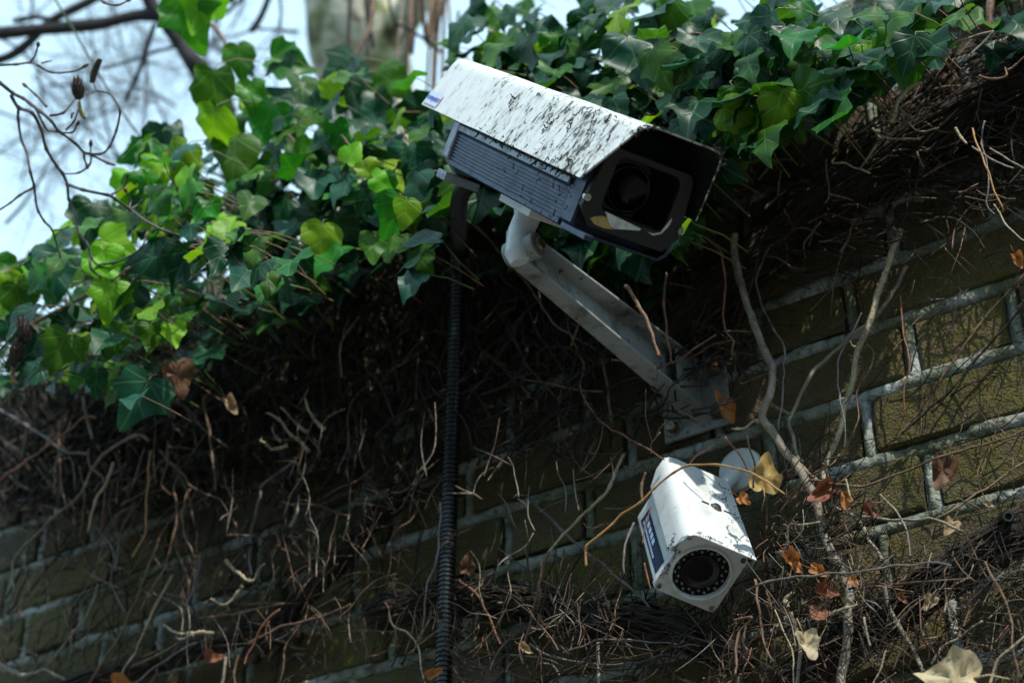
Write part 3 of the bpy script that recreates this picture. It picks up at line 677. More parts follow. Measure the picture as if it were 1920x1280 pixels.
creeper('rough brown twig lying across the bracket arm with thin stem beside it', [([(1172,540),(1180,546),(1198,570),(1213,599),(1227,638),(1234,667)], 8.5, W_BROWN, -.19, dict(hair=8)), ([(1248,510),(1245,570),(1250,627),(1259,680)], 5, W_BROWN, -.13)])
creeper('long orange-brown stem arching over the top of the small camera', [
    ([(1098,1060),(1100,1024),(1124,1004),(1150,982),(1167,963),(1201,942),(1226,916),(1265,885),(1293,872),(1344,871),(1389,879),(1426,895),(1472,925)], 5, W_ORAN, (-.17,-.19), dict(jit=.4)), ([(1206,940),(1203,910),(1211,885)], 6, W_BROWN, -.17),
    ([(1187,980),(1178,1000),(1168,1040),(1172,1075)], 5, W_PURP, -.12), ([(1219,950),(1211,985),(1203,1018)], 3, W_RED, -.195), ([(1210,1056),(1217,1085),(1221,1106)], 3.5, W_RED, -.19),
    ([(1290,875),(1312,850),(1340,835)], 4, W_BROWN, -.12), ([(1360,820),(1385,850),(1402,882)], 4, W_RED, -.10), ([(1400,820),(1412,870),(1416,915)], 4, W_DARK, -.14)])
creeper('loose red and grey hanging stems over the lower left of the wall', [
    ([(277,826),(255,815),(195,852),(169,890),(146,931),(105,965),(64,1006),(30,1040),(25,1074),(28,1109)], 5.5, W_GREY, -.16), ([(103,965),(101,955)], 6, W_PALE, -.16), ([(-20,912),(0,898),(60,856),(112,819),(139,800),(155,783),(181,783)], 4.5, W_RED, -.18),
    ([(129,773),(114,796),(111,830),(112,856),(116,912),(126,958)], 4, W_RED, -.14), ([(212,866),(195,912),(180,942),(165,999)], 6.5, W_PALE, -.17), ([(165,841),(169,875),(195,901),(193,972),(182,1021)], 3.5, W_RED, -.12),
    ([(283,845),(277,901),(274,980),(270,1006),(247,1044)], 4.5, W_ORAN, -.14), ([(315,830),(313,871),(304,909),(321,927)], 4.5, W_BROWN, -.15), ([(334,886),(326,916),(332,950),(326,1002),(307,1062)], 4.5, W_BROWN, -.13),
    ([(356,916),(343,965),(349,1010),(367,1044)], 5, W_BROWN, -.15), ([(384,740),(390,800),(399,856),(405,920)], 5, W_BROWN, -.14), ([(562,852),(529,881),(491,909),(486,939),(471,995),(469,1040),(472,1077)], 6, W_PURP, -.10),
    ([(300,845),(340,885),(360,912),(416,935)], 4, W_BROWN, -.12), ([(324,1077),(292,1134),(270,1186),(244,1235),(225,1269),(215,1300)], 5, W_PALE, -.13), ([(375,1032),(367,1085),(356,1122),(319,1167)], 4, W_PURP, -.11),
    ([(300,1010),(270,1085),(244,1149),(217,1205),(187,1250),(155,1300)], 5, W_BROWN, -.12), ([(205,1015),(214,1040),(210,1096),(236,1149)], 4, W_PURP, -.10), ([(184,1096),(165,1150),(142,1182),(116,1212),(86,1250)], 4.5, W_GREY, -.12),
    ([(-10,762),(50,796),(94,826),(124,845),(165,849)], 4.5, W_PURP, -.14), ([(532,1130),(469,1145),(375,1160)], 4.5, W_BROWN, -.09), ([(247,1250),(300,1224),(337,1201)], 5, W_BROWN, -.12), ([(250,1285),(311,1235),(367,1205)], 4.5, W_PURP, -.12),
    ([(525,1141),(495,1167),(469,1220),(457,1246)], 5, W_RED, -.12), ([(465,1205),(525,1175),(585,1160),(660,1130)], 5, W_BROWN, -.10), ([(48,1110),(35,1150),(24,1190)], 4, W_BROWN, -.1), ([(150,875),(158,930),(150,1010)], 3.5, W_BROWN, -.1),
    ([(240,740),(246,790),(238,830)], 4, W_BROWN, -.16), ([(424,1230),(420,1260),(412,1300)], 7, W_GREY, -.12), ([(448,1225),(440,1260),(444,1300)], 5, W_BROWN, -.1), ([(545,1085),(585,1050),(620,1035),(690,1010)], 5, W_DARK, -.06)])
creeper('pale twisted twigs over dead dark stems below the wall top, upper right corner', [
    ([(1727,156),(1705,165),(1690,182),(1680,200),(1669,230)], 7, W_PALE, -.14, dict(taper=1.4)), ([(1680,200),(1695,212),(1710,222)], 4.5, W_GREY, -.14), ([(1635,240),(1650,252),(1675,260),(1725,261)], 8, W_PALE, -.13, dict(knob=.2)),
    ([(1605,250),(1615,247),(1637,230),(1672,212),(1700,195),(1730,177)], 4.5, W_PURP, -.12), ([(1645,272),(1627,295),(1612,317)], 4.5, W_GREY, -.11), ([(1792,239),(1802,257),(1812,270)], 6, W_PALE, -.13),
    ([(1822,240),(1826,250),(1837,280),(1850,317),(1878,395)], 4, W_ORAN, -.12), ([(1860,-20),(1855,20),(1853,50),(1845,72)], 17, W_BROWN, -.10, dict(hair=30)), ([(1780,90),(1792,82),(1825,70),(1862,58)], 7, W_GREY, -.12), ([(1862,58),(1845,78),(1818,104)], 6, W_PURP, -.12),
    ([(1822,275),(1862,300),(1900,315)], 4, W_GREY, -.12), ([(1857,280),(1887,297),(1930,322)], 4, W_GREY, -.12), ([(1837,140),(1865,147),(1887,142),(1886,125)], 5, W_BROWN, -.12), ([(1551,300),(1549,316),(1556,362),(1549,381)], 4.5, W_BROWN, -.10), ([(1556,364),(1580,370),(1600,376)], 4, W_BROWN, -.10),
    ([(1563,303),(1600,312),(1632,326)], 6.5, W_PALE, -.11, dict(knob=.4)), ([(1845,225),(1840,270),(1855,330),(1850,380),(1868,402)], 3.5, W_PURP, -.1), ([(1700,230),(1720,245),(1760,240)], 5, W_PALE, -.12, dict(knob=.7)), ([(1890,130),(1905,120),(1930,95)], 5, W_BROWN, -.12)])
def spur(label, sts): creeper(label, [(p, w_, m, y, dict(knob=.85, hair=14, hl=.004)) for p, w_, m, y in sts], cat='spur', group='knobby spur shoots', name='knobby_spur')
spur('fan of five knobby pale spur shoots in the dark left of the conduit', [([(538,832),(523,838),(509,842),(500,835),(489,827)], 8, W_PALE, -.14), ([(578,845),(558,823),(547,817),(531,796),(516,782),(498,775)], 8, W_PALE, -.13), ([(578,811),(564,800),(552,789),(540,776),(526,765)], 8, W_GREY, -.13), ([(609,804),(595,792),(585,780),(578,766),(572,747)], 8, W_PALE, -.12), ([(527,825),(513,816),(510,799)], 7, W_GREY, -.14)])
spur('two knobby pale spur shoots hooked under a grey hanging stem, lower left', [([(424,1047),(442,1070),(472,1089),(484,1070),(499,1055)], 8, W_PALE, -.12), ([(454,1100),(435,1122),(420,1132),(394,1122)], 8, W_PALE, -.12)])
spur('long low knobby spur shoot pointing left above the bottom edge', [([(401,1186),(375,1184),(337,1186),(307,1171)], 10, W_PALE, -.13), ([(362,1188),(340,1196),(330,1192)], 8, W_GREY, -.13)])
spur('single upright knobby spur shoot over dark root tuft', [([(547,987),(559,961),(559,927)], 8, W_GREY, -.11), ([(545,1000),(560,1030),(580,1050)], 7, W_BROWN, -.09), ([(520,1000),(530,1025),(560,1040)], 7, W_BROWN, -.09)])
spur('knobby mossy spur shoot in the bottom left corner', [([(-10,1235),(37,1265),(86,1257),(124,1275)], 12, W_GREY, -.14), ([(0,1215),(12,1245),(40,1262)], 8, W_BROWN, -.14)])
spur('small knobby spur shoot just left of the small camera', [([(1098,985),(1112,990),(1128,985),(1140,981)], 7, W_BROWN, -.10), ([(1170,872),(1190,880),(1204,868)], 7, W_BROWN, -.08)])
spur('cream knobby spur stub below the grey woody vine', [([(1560,1150),(1580,1140),(1608,1130)], 9, W_PALE, -.12), ([(1475,1135),(1470,1120),(1490,1110)], 10, W_PALE, -.10)])

# thick old ivy trunks with hairy roots, running up along the wall
def trunk(label, pts, wpx, y, fib):
    x0 = onwall(*pts[0], 0); root = tag(empty('old_climber', x0), label, 'climber', 'old ivy trunks on the wall')
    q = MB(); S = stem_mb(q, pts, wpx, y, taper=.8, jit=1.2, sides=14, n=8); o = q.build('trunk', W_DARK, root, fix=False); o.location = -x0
    q = MB()
    for _ in range(fib):
        i = random.randint(0, len(S)-8); ln = random.randint(4, 7); p0 = S[i]; r = wpx*.5*depth(p0)/FPX
        a = random.uniform(0, 2*PI); a2 = a+random.gauss(0, .7); pts3 = []
        for kk in range(ln+1):
            s = S[min(i+kk, len(S)-1)]; t = (S[min(i+kk+1, len(S)-1)]-S[max(i+kk-1, 0)]).normalized(); b = t.orthogonal().normalized(); c = t.cross(b); aa = a+(a2-a)*kk/ln
            pts3.append(s+(b*math.cos(aa)+c*math.sin(aa))*r*random.uniform(.98, 1.16))
        q.tube(pts3, [random.uniform(.0005, .0016)]*len(pts3), 4)
    for _ in range(fib//3):
        p = random.choice(S); r = wpx*.5*depth(p)/FPX; d = Vector((random.gauss(0, 1), random.gauss(-.3, .6), random.gauss(0, 1))).normalized(); p = p+d*r*.9; e_ = p+d*r*.5+Vector((random.gauss(0, .02), 0, random.gauss(0, .01)))
        q.tube([p, p.lerp(e_, .5)+Vector((0, -.004, .003)), e_], [.0008, .0006, .0003], 3)
    o = tag(q.build('roots', DEBRIS, root, fix=False), kind='stuff'); o.location = -x0
trunk('dark hairy ivy trunk at the bottom between conduit and small camera', [(700,1150),(860,1120),(1000,1130),(1120,1160),(1240,1170),(1400,1240)], 62, -.04, 420)
trunk('dark hairy ivy trunk rising diagonally just left of the conduit', [(470,1230),(560,1130),(640,1050),(700,980),(760,920),(850,800)], 34, -.035, 260)
trunk('dark hairy ivy trunk crossing the lower right corner', [(1440,1330),(1560,1220),(1700,1130),(1820,1050),(1960,960)], 70, -.045, 420)
trunk('dark hairy ivy trunk running under the wall top at right', [(1250,640),(1400,500),(1560,380),(1720,270),(1960,130)], 80, -.03, 600)
trunk('dark hairy ivy trunk along the bottom left edge', [(-60,1340),(120,1290),(300,1240),(450,1190),(560,1190)], 36, -.04, 200)

# fine dead stems that nobody could count
q = MB(); mats_d = [W_DARK, W_BROWN, DEBRIS, W_GREY]
def scatter(poly, cnt, wr, lr, yr, ang, spread, mw):
    xs = [p[0] for p in poly]; ys = [p[1] for p in poly]; c = 0; tries = 0
    while c < cnt and tries < cnt*30:
        tries += 1; x, y = random.uniform(min(xs), max(xs)), random.uniform(min(ys), max(ys))
        if not inpoly(x, y, poly): continue
        a = math.radians(ang+random.gauss(0, spread)); ln = random.uniform(*lr); k = random.randint(3, 5); pts = []; yy = random.uniform(*yr)
        for i in range(k):
            pts.append((x, y)); x += math.cos(a)*ln/k; y -= math.sin(a)*ln/k; a += random.gauss(0, .35)
        if any(1170 < a < 1430 and 850 < b < 1165 for a, b in pts): yy = max(yy, -.03)     # stems pass behind the small camera
        P3 = [onwall(px, py, yy+random.gauss(0, .006)) for px, py in pts]; S = spline(P3, 3); r = random.uniform(*wr)*.5*depth(S[0])/FPX
        q.tube(S, [r*(1-.5*i/len(S)) for i in range(len(S))], 4, mi=random.choices(range(4), mw)[0]); c += 1
        for _ in range(random.choice((0, 0, 1, 2))):
            i0 = random.randint(1, len(S)-3); b = S[i0]; dd = (S[i0+1]-S[i0]).normalized()+Vector((random.gauss(0, .6), random.gauss(-.15, .3), random.gauss(0, .6))); l2 = random.uniform(.012, .05); q.tube([b, b+dd*l2*.5+Vector((0, 0, -.003)), b+dd*l2+Vector((random.gauss(0, .004), 0, -.008))], [r*.6, r*.5, r*.3], 3, mi=q.m[-1])
def inpoly(x, y, poly):
    r = False; j = len(poly)-1
    for i in range(len(poly)):
        if (poly[i][1] > y) != (poly[j][1] > y) and x < (poly[j][0]-poly[i][0])*(y-poly[i][1])/(poly[j][1]-poly[i][1])+poly[i][0]: r = not r
        j = i
    return r
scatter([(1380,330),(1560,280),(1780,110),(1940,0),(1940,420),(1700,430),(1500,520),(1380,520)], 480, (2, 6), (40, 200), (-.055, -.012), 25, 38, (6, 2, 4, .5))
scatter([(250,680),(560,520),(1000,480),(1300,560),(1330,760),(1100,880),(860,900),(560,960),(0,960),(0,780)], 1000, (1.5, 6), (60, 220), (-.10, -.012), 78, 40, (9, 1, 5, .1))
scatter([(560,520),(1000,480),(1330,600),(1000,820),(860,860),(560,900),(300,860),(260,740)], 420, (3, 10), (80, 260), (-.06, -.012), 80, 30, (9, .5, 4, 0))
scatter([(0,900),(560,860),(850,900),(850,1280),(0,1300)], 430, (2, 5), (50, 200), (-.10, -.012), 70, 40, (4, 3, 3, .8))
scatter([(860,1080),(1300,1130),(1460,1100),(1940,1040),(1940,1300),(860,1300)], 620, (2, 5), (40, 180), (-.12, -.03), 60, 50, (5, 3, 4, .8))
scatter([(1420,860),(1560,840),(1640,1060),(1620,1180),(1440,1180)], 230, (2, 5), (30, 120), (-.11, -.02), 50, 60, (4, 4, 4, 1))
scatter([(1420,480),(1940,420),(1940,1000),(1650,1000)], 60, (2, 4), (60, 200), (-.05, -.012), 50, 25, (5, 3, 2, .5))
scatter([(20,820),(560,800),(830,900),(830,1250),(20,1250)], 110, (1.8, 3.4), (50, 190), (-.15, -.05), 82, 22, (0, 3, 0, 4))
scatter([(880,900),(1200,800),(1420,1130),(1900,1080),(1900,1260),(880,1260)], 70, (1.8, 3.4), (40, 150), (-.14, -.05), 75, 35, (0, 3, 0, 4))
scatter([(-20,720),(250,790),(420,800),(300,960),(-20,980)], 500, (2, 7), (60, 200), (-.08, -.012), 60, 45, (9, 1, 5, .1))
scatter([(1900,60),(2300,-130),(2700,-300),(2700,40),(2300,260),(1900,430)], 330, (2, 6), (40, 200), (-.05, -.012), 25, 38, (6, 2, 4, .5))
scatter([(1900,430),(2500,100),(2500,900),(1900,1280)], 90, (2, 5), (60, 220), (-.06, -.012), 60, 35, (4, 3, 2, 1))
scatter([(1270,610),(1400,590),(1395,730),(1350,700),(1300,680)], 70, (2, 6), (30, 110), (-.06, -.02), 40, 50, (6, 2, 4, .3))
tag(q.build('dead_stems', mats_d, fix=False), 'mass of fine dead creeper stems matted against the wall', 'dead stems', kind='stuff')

# ------------------------------------------------------------------ leaves
HALF = [(0, .0), (.07, -.09), (.17, -.15), (.30, -.15), (.42, -.07), (.49, .04), (.47, .14), (.50, .22), (.555, .33), (.46, .385), (.35, .43), (.27, .52), (.21, .64), (.15, .79), (.085, .92), (0, 1.0)]
ROUND = [(0, .0), (.07, -.07), (.17, -.10), (.28, -.09), (.37, -.02), (.42, .07), (.44, .16), (.45, .25), (.45, .34), (.42, .42), (.37, .51), (.31, .60), (.24, .70), (.17, .81), (.09, .93), (0, 1.0)]
def leaf_geo(lobe, fold, droop, wave, seed, asym=0):
    rr = random.Random(seed); half = [(a[0]*lobe+b[0]*(1-lobe), a[1]*lobe+b[1]*(1-lobe)) for a, b in zip(HALF, ROUND)]
    half = [(x*(1+rr.uniform(-.06, .06)), y+rr.uniform(-.015, .015) if 0 < i < 15 else y) for i, (x, y) in enumerate(half)]
    ol = half+[(-x*(1+asym), y) for x, y in reversed(half[1:-1])]; c = (0, .3); vs = [c]; fs = []; n = len(ol)
    for t in (.4, .75, 1):
        for x, y in ol: vs.append((c[0]+(x-c[0])*t, c[1]+(y-c[1])*t))
    for i in range(n):
        j = (i+1) % n; fs.append((0, 1+i, 1+j))
        for r in range(2): fs.append((1+r*n+i, 1+(r+1)*n+i, 1+(r+1)*n+j, 1+r*n+j))
    out = []
    for x, y in vs:
        z = fold*abs(x)-droop*(y-.1)**2-droop*.8*x*x+wave*math.sin(x*7+y*9+seed)*(abs(x)+abs(y-.3))*.5
        out.append(Vector((x, y, z)))
    return out, fs, vs
def leaf_mesh(name, geo, m):
    v, f, uv = geo; me = bpy.data.meshes.new(name); me.from_pydata([tuple(a) for a in v], [], f); me.materials.append(m)
    l = me.uv_layers.new(name='UVMap')
    for lp in me.loops: l.data[lp.index].uv = uv[lp.vertex_index]
    me.polygons.foreach_set('use_smooth', [True]*len(me.polygons)); me.update(); return me
GEO = [leaf_geo(random.uniform(.0, .85), random.uniform(-.12, .34), random.uniform(-.1, .65), random.uniform(.08, .3), s, random.uniform(-.2, .15)) for s in range(18)]
LM = [[leaf_mesh('leaf', g, LEAF[k]) for g in GEO] for k in range(3)]
leaves = []     # (matrix, variant, colour, size)
def leaf_at(p, n, tip, size, var, colr):
    n = n.normalized(); t = (tip-n*tip.dot(n)).normalized(); x = t.cross(n)
    M = Matrix(((x.x, t.x, n.x, 0), (x.y, t.y, n.y, 0), (x.z, t.z, n.z, 0), (0, 0, 0, 1)))
    o = p-(M @ Vector((0, .35*size, 0))); M = Matrix.Translation(o) @ M @ Matrix.Scale(size, 4)
    leaves.append((M, var, colr, size, p))
def img_dir(deg): a = math.radians(deg); return R*math.cos(a)+U*math.sin(a)
def hero(px, py, wpx, deg, colr, y, tilt=(0, 0), var=None):
    p = onwall(px, py, y); n = -(ray(px, py)).normalized()+R*tilt[0]+U*tilt[1]; size = wpx*depth(p)/FPX
    leaf_at(p, n, img_dir(deg), size, random.randrange(18) if var is None else var, colr)
for h in [(1190,105,125,-75,0,-.20,(.1,.5)),(1235,60,95,60,0,-.16,(.5,.3)),(1590,165,110,-105,1,-.16,(-.1,.2)),(1700,95,125,-90,1,-.14,(0,.3)),(1390,190,90,-60,1,-.20,(.1,.1)),(1380,215,85,-30,2,-.21,(-.2,.3)),(1485,215,95,-60,1,-.17,(.2,.1)),(1400,245,90,-20,1,-.19,(.2,-.2)),
          (1325,235,75,-120,2,-.19,(.2,.3)),(1430,90,105,-100,0,-.13,(.4,.4)),(1500,40,95,-150,1,-.1,(0,.6)),(1630,105,70,-90,2,-.15,(.2,.4)),(1540,75,70,-100,1,-.12),(1360,110,90,-50,0,-.14,(.5,.3)),(1285,115,90,-110,1,-.15,(-.2,.5)),(1760,75,60,-30,1,-.12,(0,.4)),(1460,105,90,-170,1,-.14,(.2,.5)),
          (1000,85,90,75,0,-.13,(-.2,.4)),(960,120,90,-160,0,-.12,(.2,.6)),(930,90,60,-170,2,-.10,(0,.4)),(985,100,55,-10,2,-.11,(0,.3)),(1040,85,60,-80,1,-.14,(.2,.4)),(1055,135,65,-140,0,-.16,(.2,.5)),(1100,175,80,-100,0,-.12,(0,.2)),(1140,180,90,-80,0,-.10,(.3,.2)),(1230,150,80,-70,1,-.12,(.2,.4)),(1300,185,70,-70,0,-.13),(1340,150,80,-110,0,-.12,(.4,.2)),
          (600,450,85,-100,2,-.24,(.1,.2)),(740,400,85,-110,1,-.26,(.2,.1)),(760,395,60,-100,2,-.27,(.3,.3)),(610,360,100,-10,0,-.22,(.0,.4)),(660,290,50,60,2,-.26,(0,.3)),(690,320,48,-60,2,-.27,(.1,.3)),(715,340,48,-20,2,-.27,(.2,.4)),(720,350,60,-80,1,-.26),(690,370,62,-120,0,-.25,(.2,.3)),(770,310,100,-90,0,-.20,(.1,.2)),(800,240,60,-175,0,-.16,(0,.6)),(815,345,70,-80,0,-.19),(700,460,65,-95,1,-.24,(.2,.5)),(555,490,75,-115,0,-.25,(-.9,.1)),(540,540,45,-100,0,-.24,(-.9,.2)),
          (500,225,95,-110,1,-.20,(.1,.2)),(440,290,100,-95,1,-.24,(.1,.5)),(400,175,115,-100,1,-.28,(-.7,.0)),(400,240,95,-110,2,-.28,(-.7,-.2)),(450,110,70,-80,1,-.18,(.1,.3)),(540,120,90,-15,1,-.16,(.2,.6)),(560,195,110,170,0,-.14,(.1,.7)),(645,130,95,-140,0,-.06,(.4,.5)),(660,165,90,-120,0,-.05,(.2,.3)),(730,150,85,-40,1,-.05,(-.3,.5)),(590,200,80,-60,1,-.12,(.3,.5)),(700,210,90,-20,0,-.08,(.3,.5)),(580,300,80,-20,1,-.18,(.2,.6)),(470,340,80,-170,1,-.22,(0,.6)),
          (355,35,110,-70,1,-.30,(-.2,.2)),(375,15,90,-110,2,-.30,(.3,.2)),(290,265,70,-130,0,-.25,(.2,.2)),(260,290,70,-160,1,-.24),(325,250,60,60,0,-.22,(.2,.3)),(300,320,75,-90,2,-.30,(.1,.5)),(270,350,80,-60,1,-.31,(.2,.3)),(340,300,85,-110,2,-.30,(-.4,.3)),(350,370,70,-80,1,-.31,(.1,.5)),(240,350,75,-100,2,-.32,(-.2,.4)),
          (290,480,95,-165,0,-.36,(.1,.5)),(340,500,95,-120,0,-.36,(-.8,.1)),(200,500,95,-80,2,-.37,(0,.4)),(205,560,80,-100,2,-.38,(-.2,.2)),(105,510,110,-100,0,-.36,(.1,.4)),(170,410,95,-100,0,-.33,(.1,.5)),(215,460,80,-20,2,-.36,(0,.5)),(110,655,85,-120,1,-.38,(.2,.1)),(65,655,85,-100,0,-.38,(-.7,.2)),(110,620,65,-140,0,-.38,(-.8,.4)),(55,700,70,-150,0,-.39,(-.5,.7)),
          (215,635,65,-110,1,-.35,(.3,.1)),(325,625,50,-85,2,-.33,(.2,.3)),(282,628,55,-90,1,-.33,(-.3,.2)),(260,745,110,-120,0,-.33,(.1,.2)),(180,715,55,-95,0,-.36,(.7,.0)),(245,560,70,-110,0,-.35,(.2,.4)),(15,500,60,-30,1,-.36,(0,.4)),(15,535,60,-80,2,-.37),(35,560,80,-80,1,-.36),(20,620,60,-60,0,-.36)]:
    hero(*h)
hero_n = len(leaves)
def fill(poly, cnt, yr, size, colw, up=.55, edge=0, away=False):
    xs = [p[0] for p in poly]; ys = [p[1] for p in poly]; c = 0; tr_ = 0
    while c < cnt and tr_ < cnt*40:
        tr_ += 1; x, y = random.uniform(min(xs), max(xs)), random.uniform(min(ys), max(ys))
        if not inpoly(x, y, poly): continue
        yy = random.uniform(*yr); p = onwall(x, y, yy)
        if yy > -.03 and p.z < TOP+.09: continue
        n = Vector((random.gauss(.1, .45), -1+random.gauss(0, .3), up+random.gauss(0, .45))).normalized()
        tip = Vector((random.gauss(0, .6), -.4, -1+random.gauss(0, .35)))
        leaf_at(p, n, tip, random.uniform(*size), random.randrange(18), random.choices((0, 1, 2), colw)[0]); c += 1
LP = [(-60,500),(60,485),(150,405),(225,355),(240,260),(300,245),(345,275),(395,330),(415,410),(500,430),(560,500),(540,530),(450,545),(330,640),(290,700),(255,760),(200,700),(100,710),(-60,740)]
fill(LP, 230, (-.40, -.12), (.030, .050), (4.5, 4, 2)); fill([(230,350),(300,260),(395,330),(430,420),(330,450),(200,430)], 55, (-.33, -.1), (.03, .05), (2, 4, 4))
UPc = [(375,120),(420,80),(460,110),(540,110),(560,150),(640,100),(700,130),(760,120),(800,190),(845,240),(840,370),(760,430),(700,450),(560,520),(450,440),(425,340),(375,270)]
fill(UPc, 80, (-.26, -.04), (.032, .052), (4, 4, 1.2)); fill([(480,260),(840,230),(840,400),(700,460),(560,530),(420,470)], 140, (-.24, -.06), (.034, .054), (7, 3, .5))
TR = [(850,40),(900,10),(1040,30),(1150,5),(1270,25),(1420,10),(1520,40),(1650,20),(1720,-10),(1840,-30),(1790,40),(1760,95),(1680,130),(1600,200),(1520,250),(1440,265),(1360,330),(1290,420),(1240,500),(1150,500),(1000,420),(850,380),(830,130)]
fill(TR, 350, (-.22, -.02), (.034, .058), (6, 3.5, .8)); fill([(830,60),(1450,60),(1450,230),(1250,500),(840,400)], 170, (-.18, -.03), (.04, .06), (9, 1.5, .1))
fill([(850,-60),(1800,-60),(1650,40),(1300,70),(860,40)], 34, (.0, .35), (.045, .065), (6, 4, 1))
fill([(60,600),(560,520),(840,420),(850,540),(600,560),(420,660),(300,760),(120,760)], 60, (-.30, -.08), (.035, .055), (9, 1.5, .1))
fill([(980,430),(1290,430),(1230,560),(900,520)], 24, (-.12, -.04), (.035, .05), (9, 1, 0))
# crown of the ivy above and behind the wall, mostly out of the picture
for _ in range(760):
    x = random.uniform(-3.0, 1.3); hi = .13+.10*noise.noise(Vector((x*2.3, 0, 3)))+(.07 if x < -1 else 0); zt = TOP+.05+random.random()*hi; y = random.uniform(-.09, .36)
    p = Vector((x, y, zt)); px, py = pix(p)
    if -80 < px < 2000 and -40 < py and zt > TOP+.10 and not (inpoly(px, py, LP) or inpoly(px, py, UPc)): continue
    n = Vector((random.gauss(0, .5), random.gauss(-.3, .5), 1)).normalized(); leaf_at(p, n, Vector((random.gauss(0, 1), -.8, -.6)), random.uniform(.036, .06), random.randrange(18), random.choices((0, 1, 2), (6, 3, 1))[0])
fill([(1800,70),(1860,-50),(2300,-260),(2700,-420),(2700,-180),(2300,0),(2000,90),(1880,110)], 150, (-.12, -.01), (.035, .058), (6, 3.5, .8))
ivx = Vector((-1, 0, TOP)); ivy = tag(empty('ivy', ivx), 'glossy green ivy spilling over the top of the wall behind the large camera', 'ivy')
def lkey(i):
    M, v, c, s, p = leaves[i]; px, py = pix(p); vis = -30 < px < 1950 and -30 < py < 1300
    return (0 if i < hero_n else 1 if vis else 2, p.y-s*2)
order = sorted(range(len(leaves)), key=lkey); rest = MB(); ruv = []
for r, i in enumerate(order):
    M, v, c, s, p = leaves[i]
    if r < 295:
        o = bpy.data.objects.new('leaf', LM[c][v]); col.objects.link(o); o.parent = ivy; o.matrix_local = Matrix.Translation(-ivx) @ M
    else:
        gv, gf, uv = GEO[v]; rest.add([M @ a-ivx for a in gv], gf, c)
        for f in gf: ruv += [uv[k] for k in f]
me = rest.mesh('foliage', LEAF); l = me.uv_layers.new(name='UVMap')
for k, a in enumerate(ruv): l.data[k].uv = a
fo = bpy.data.objects.new('foliage', me); col.objects.link(fo); fo.parent = ivy; tag(fo, kind='stuff')
q = MB()
for M, v, c, s, p in leaves:
    b0 = M @ Vector((0, 0, 0)); t = (M.to_3x3() @ Vector((0, -1, 0))).normalized(); nn = (M.to_3x3() @ Vector((0, 0, 1))).normalized(); d = t*s*.3-nn*s*.45+Vector((random.gauss(0, .008), .015, .006))
    q.tube([b0, b0+t*s*.12-nn*s*.08, b0+d, b0+d*1.5+Vector((0, .02, 0))], [.0008, .0008, .0009, .001], 3, cap=False, mi=0 if random.random() < .6 else 1)
gs = m_wood('green_stalk', (.06, .10, .02), (.14, .18, .04), .5); q.v = [v-ivx for v in q.v]
tag(q.build('leaf_stalks', [gs, W_BROWN], ivy, fix=False), kind='stuff')
for pts, wpx, y in [([(380,40),(410,60),(440,130),(480,200),(500,260)], 9, -.16), ([(500,210),(545,260),(555,290),(520,330)], 6, -.16), ([(1275,-10),(1272,30),(1280,80),(1290,150),(1320,190)], 8, -.08), ([(1250,80),(1290,66),(1312,62),(1318,72)], 7, -.19), ([(700,0),(690,60),(640,160),(560,300),(430,400)], 10, -.02), ([(1640,-10),(1645,50),(1690,90)], 10, -.06),
                    ([(1150,10),(1200,140),(1330,190),(1420,180),(1560,110)], 9, -.04), ([(200,420),(330,400),(480,380),(620,280)], 9, -.12), ([(640,255),(668,285),(690,330),(740,380)], 5, -.24), ([(0,640),(150,560),(330,470),(520,440)], 9, -.22)]:
    q = MB(); stem_mb(q, pts, wpx, y); q.v = [v-ivx for v in q.v]; q.build('stem', W_BROWN, ivy, fix=False)

# dry leaves caught in the stems
def dry(px, py, wpx, deg, kind, y, label, curl=.5, tilt=(0, 0)):
    p = onwall(px, py, y); s = wpx*depth(p)/FPX; rr = random.Random(int(px*7+py)); gv, gf, uv = leaf_geo(rr.uniform(.3, 1), 0, 0, .12, int(px), .1)
    out = []
    for v in gv:
        x, yy = v.x, v.y-.35; th = x*curl*4; z = (1-math.cos(th))/(curl*4)+.5*curl*yy*yy+.22*noise.noise(Vector((x*3.5, yy*3.5, px)))+.07*noise.noise(Vector((x*11, yy*11, px)))+v.z
        out.append(Vector((math.sin(th)/(curl*4) if curl else x, yy, z)))
    M = MB(); M.add([v*s for v in out], gf); zc = sum(v.z for v in out)/len(out)*s; M.v = [v-Vector((0, 0, zc)) for v in M.v]; n2 = -(ray(px, py)).normalized()+R*tilt[0]+U*tilt[1]; n2.normalize(); t = img_dir(deg); t = (t-n2*t.dot(n2)).normalized(); x = t.cross(n2)
    M.tube([Vector((0, -.35*s, 0)), Vector((.05*s, -.6*s, .05*s)), Vector((.02*s, -.95*s, .0))], [s*.022, s*.016, s*.012], 4)
    o = M.build('dry_leaf', DRY[kind], fix=False); o.matrix_world = Matrix(((x.x, t.x, n2.x, p.x), (x.y, t.y, n2.y, p.y), (x.z, t.z, n2.z, p.z), (0, 0, 0, 1)))
    tag(o, label, 'dead leaf', 'dry leaves caught in the stems')
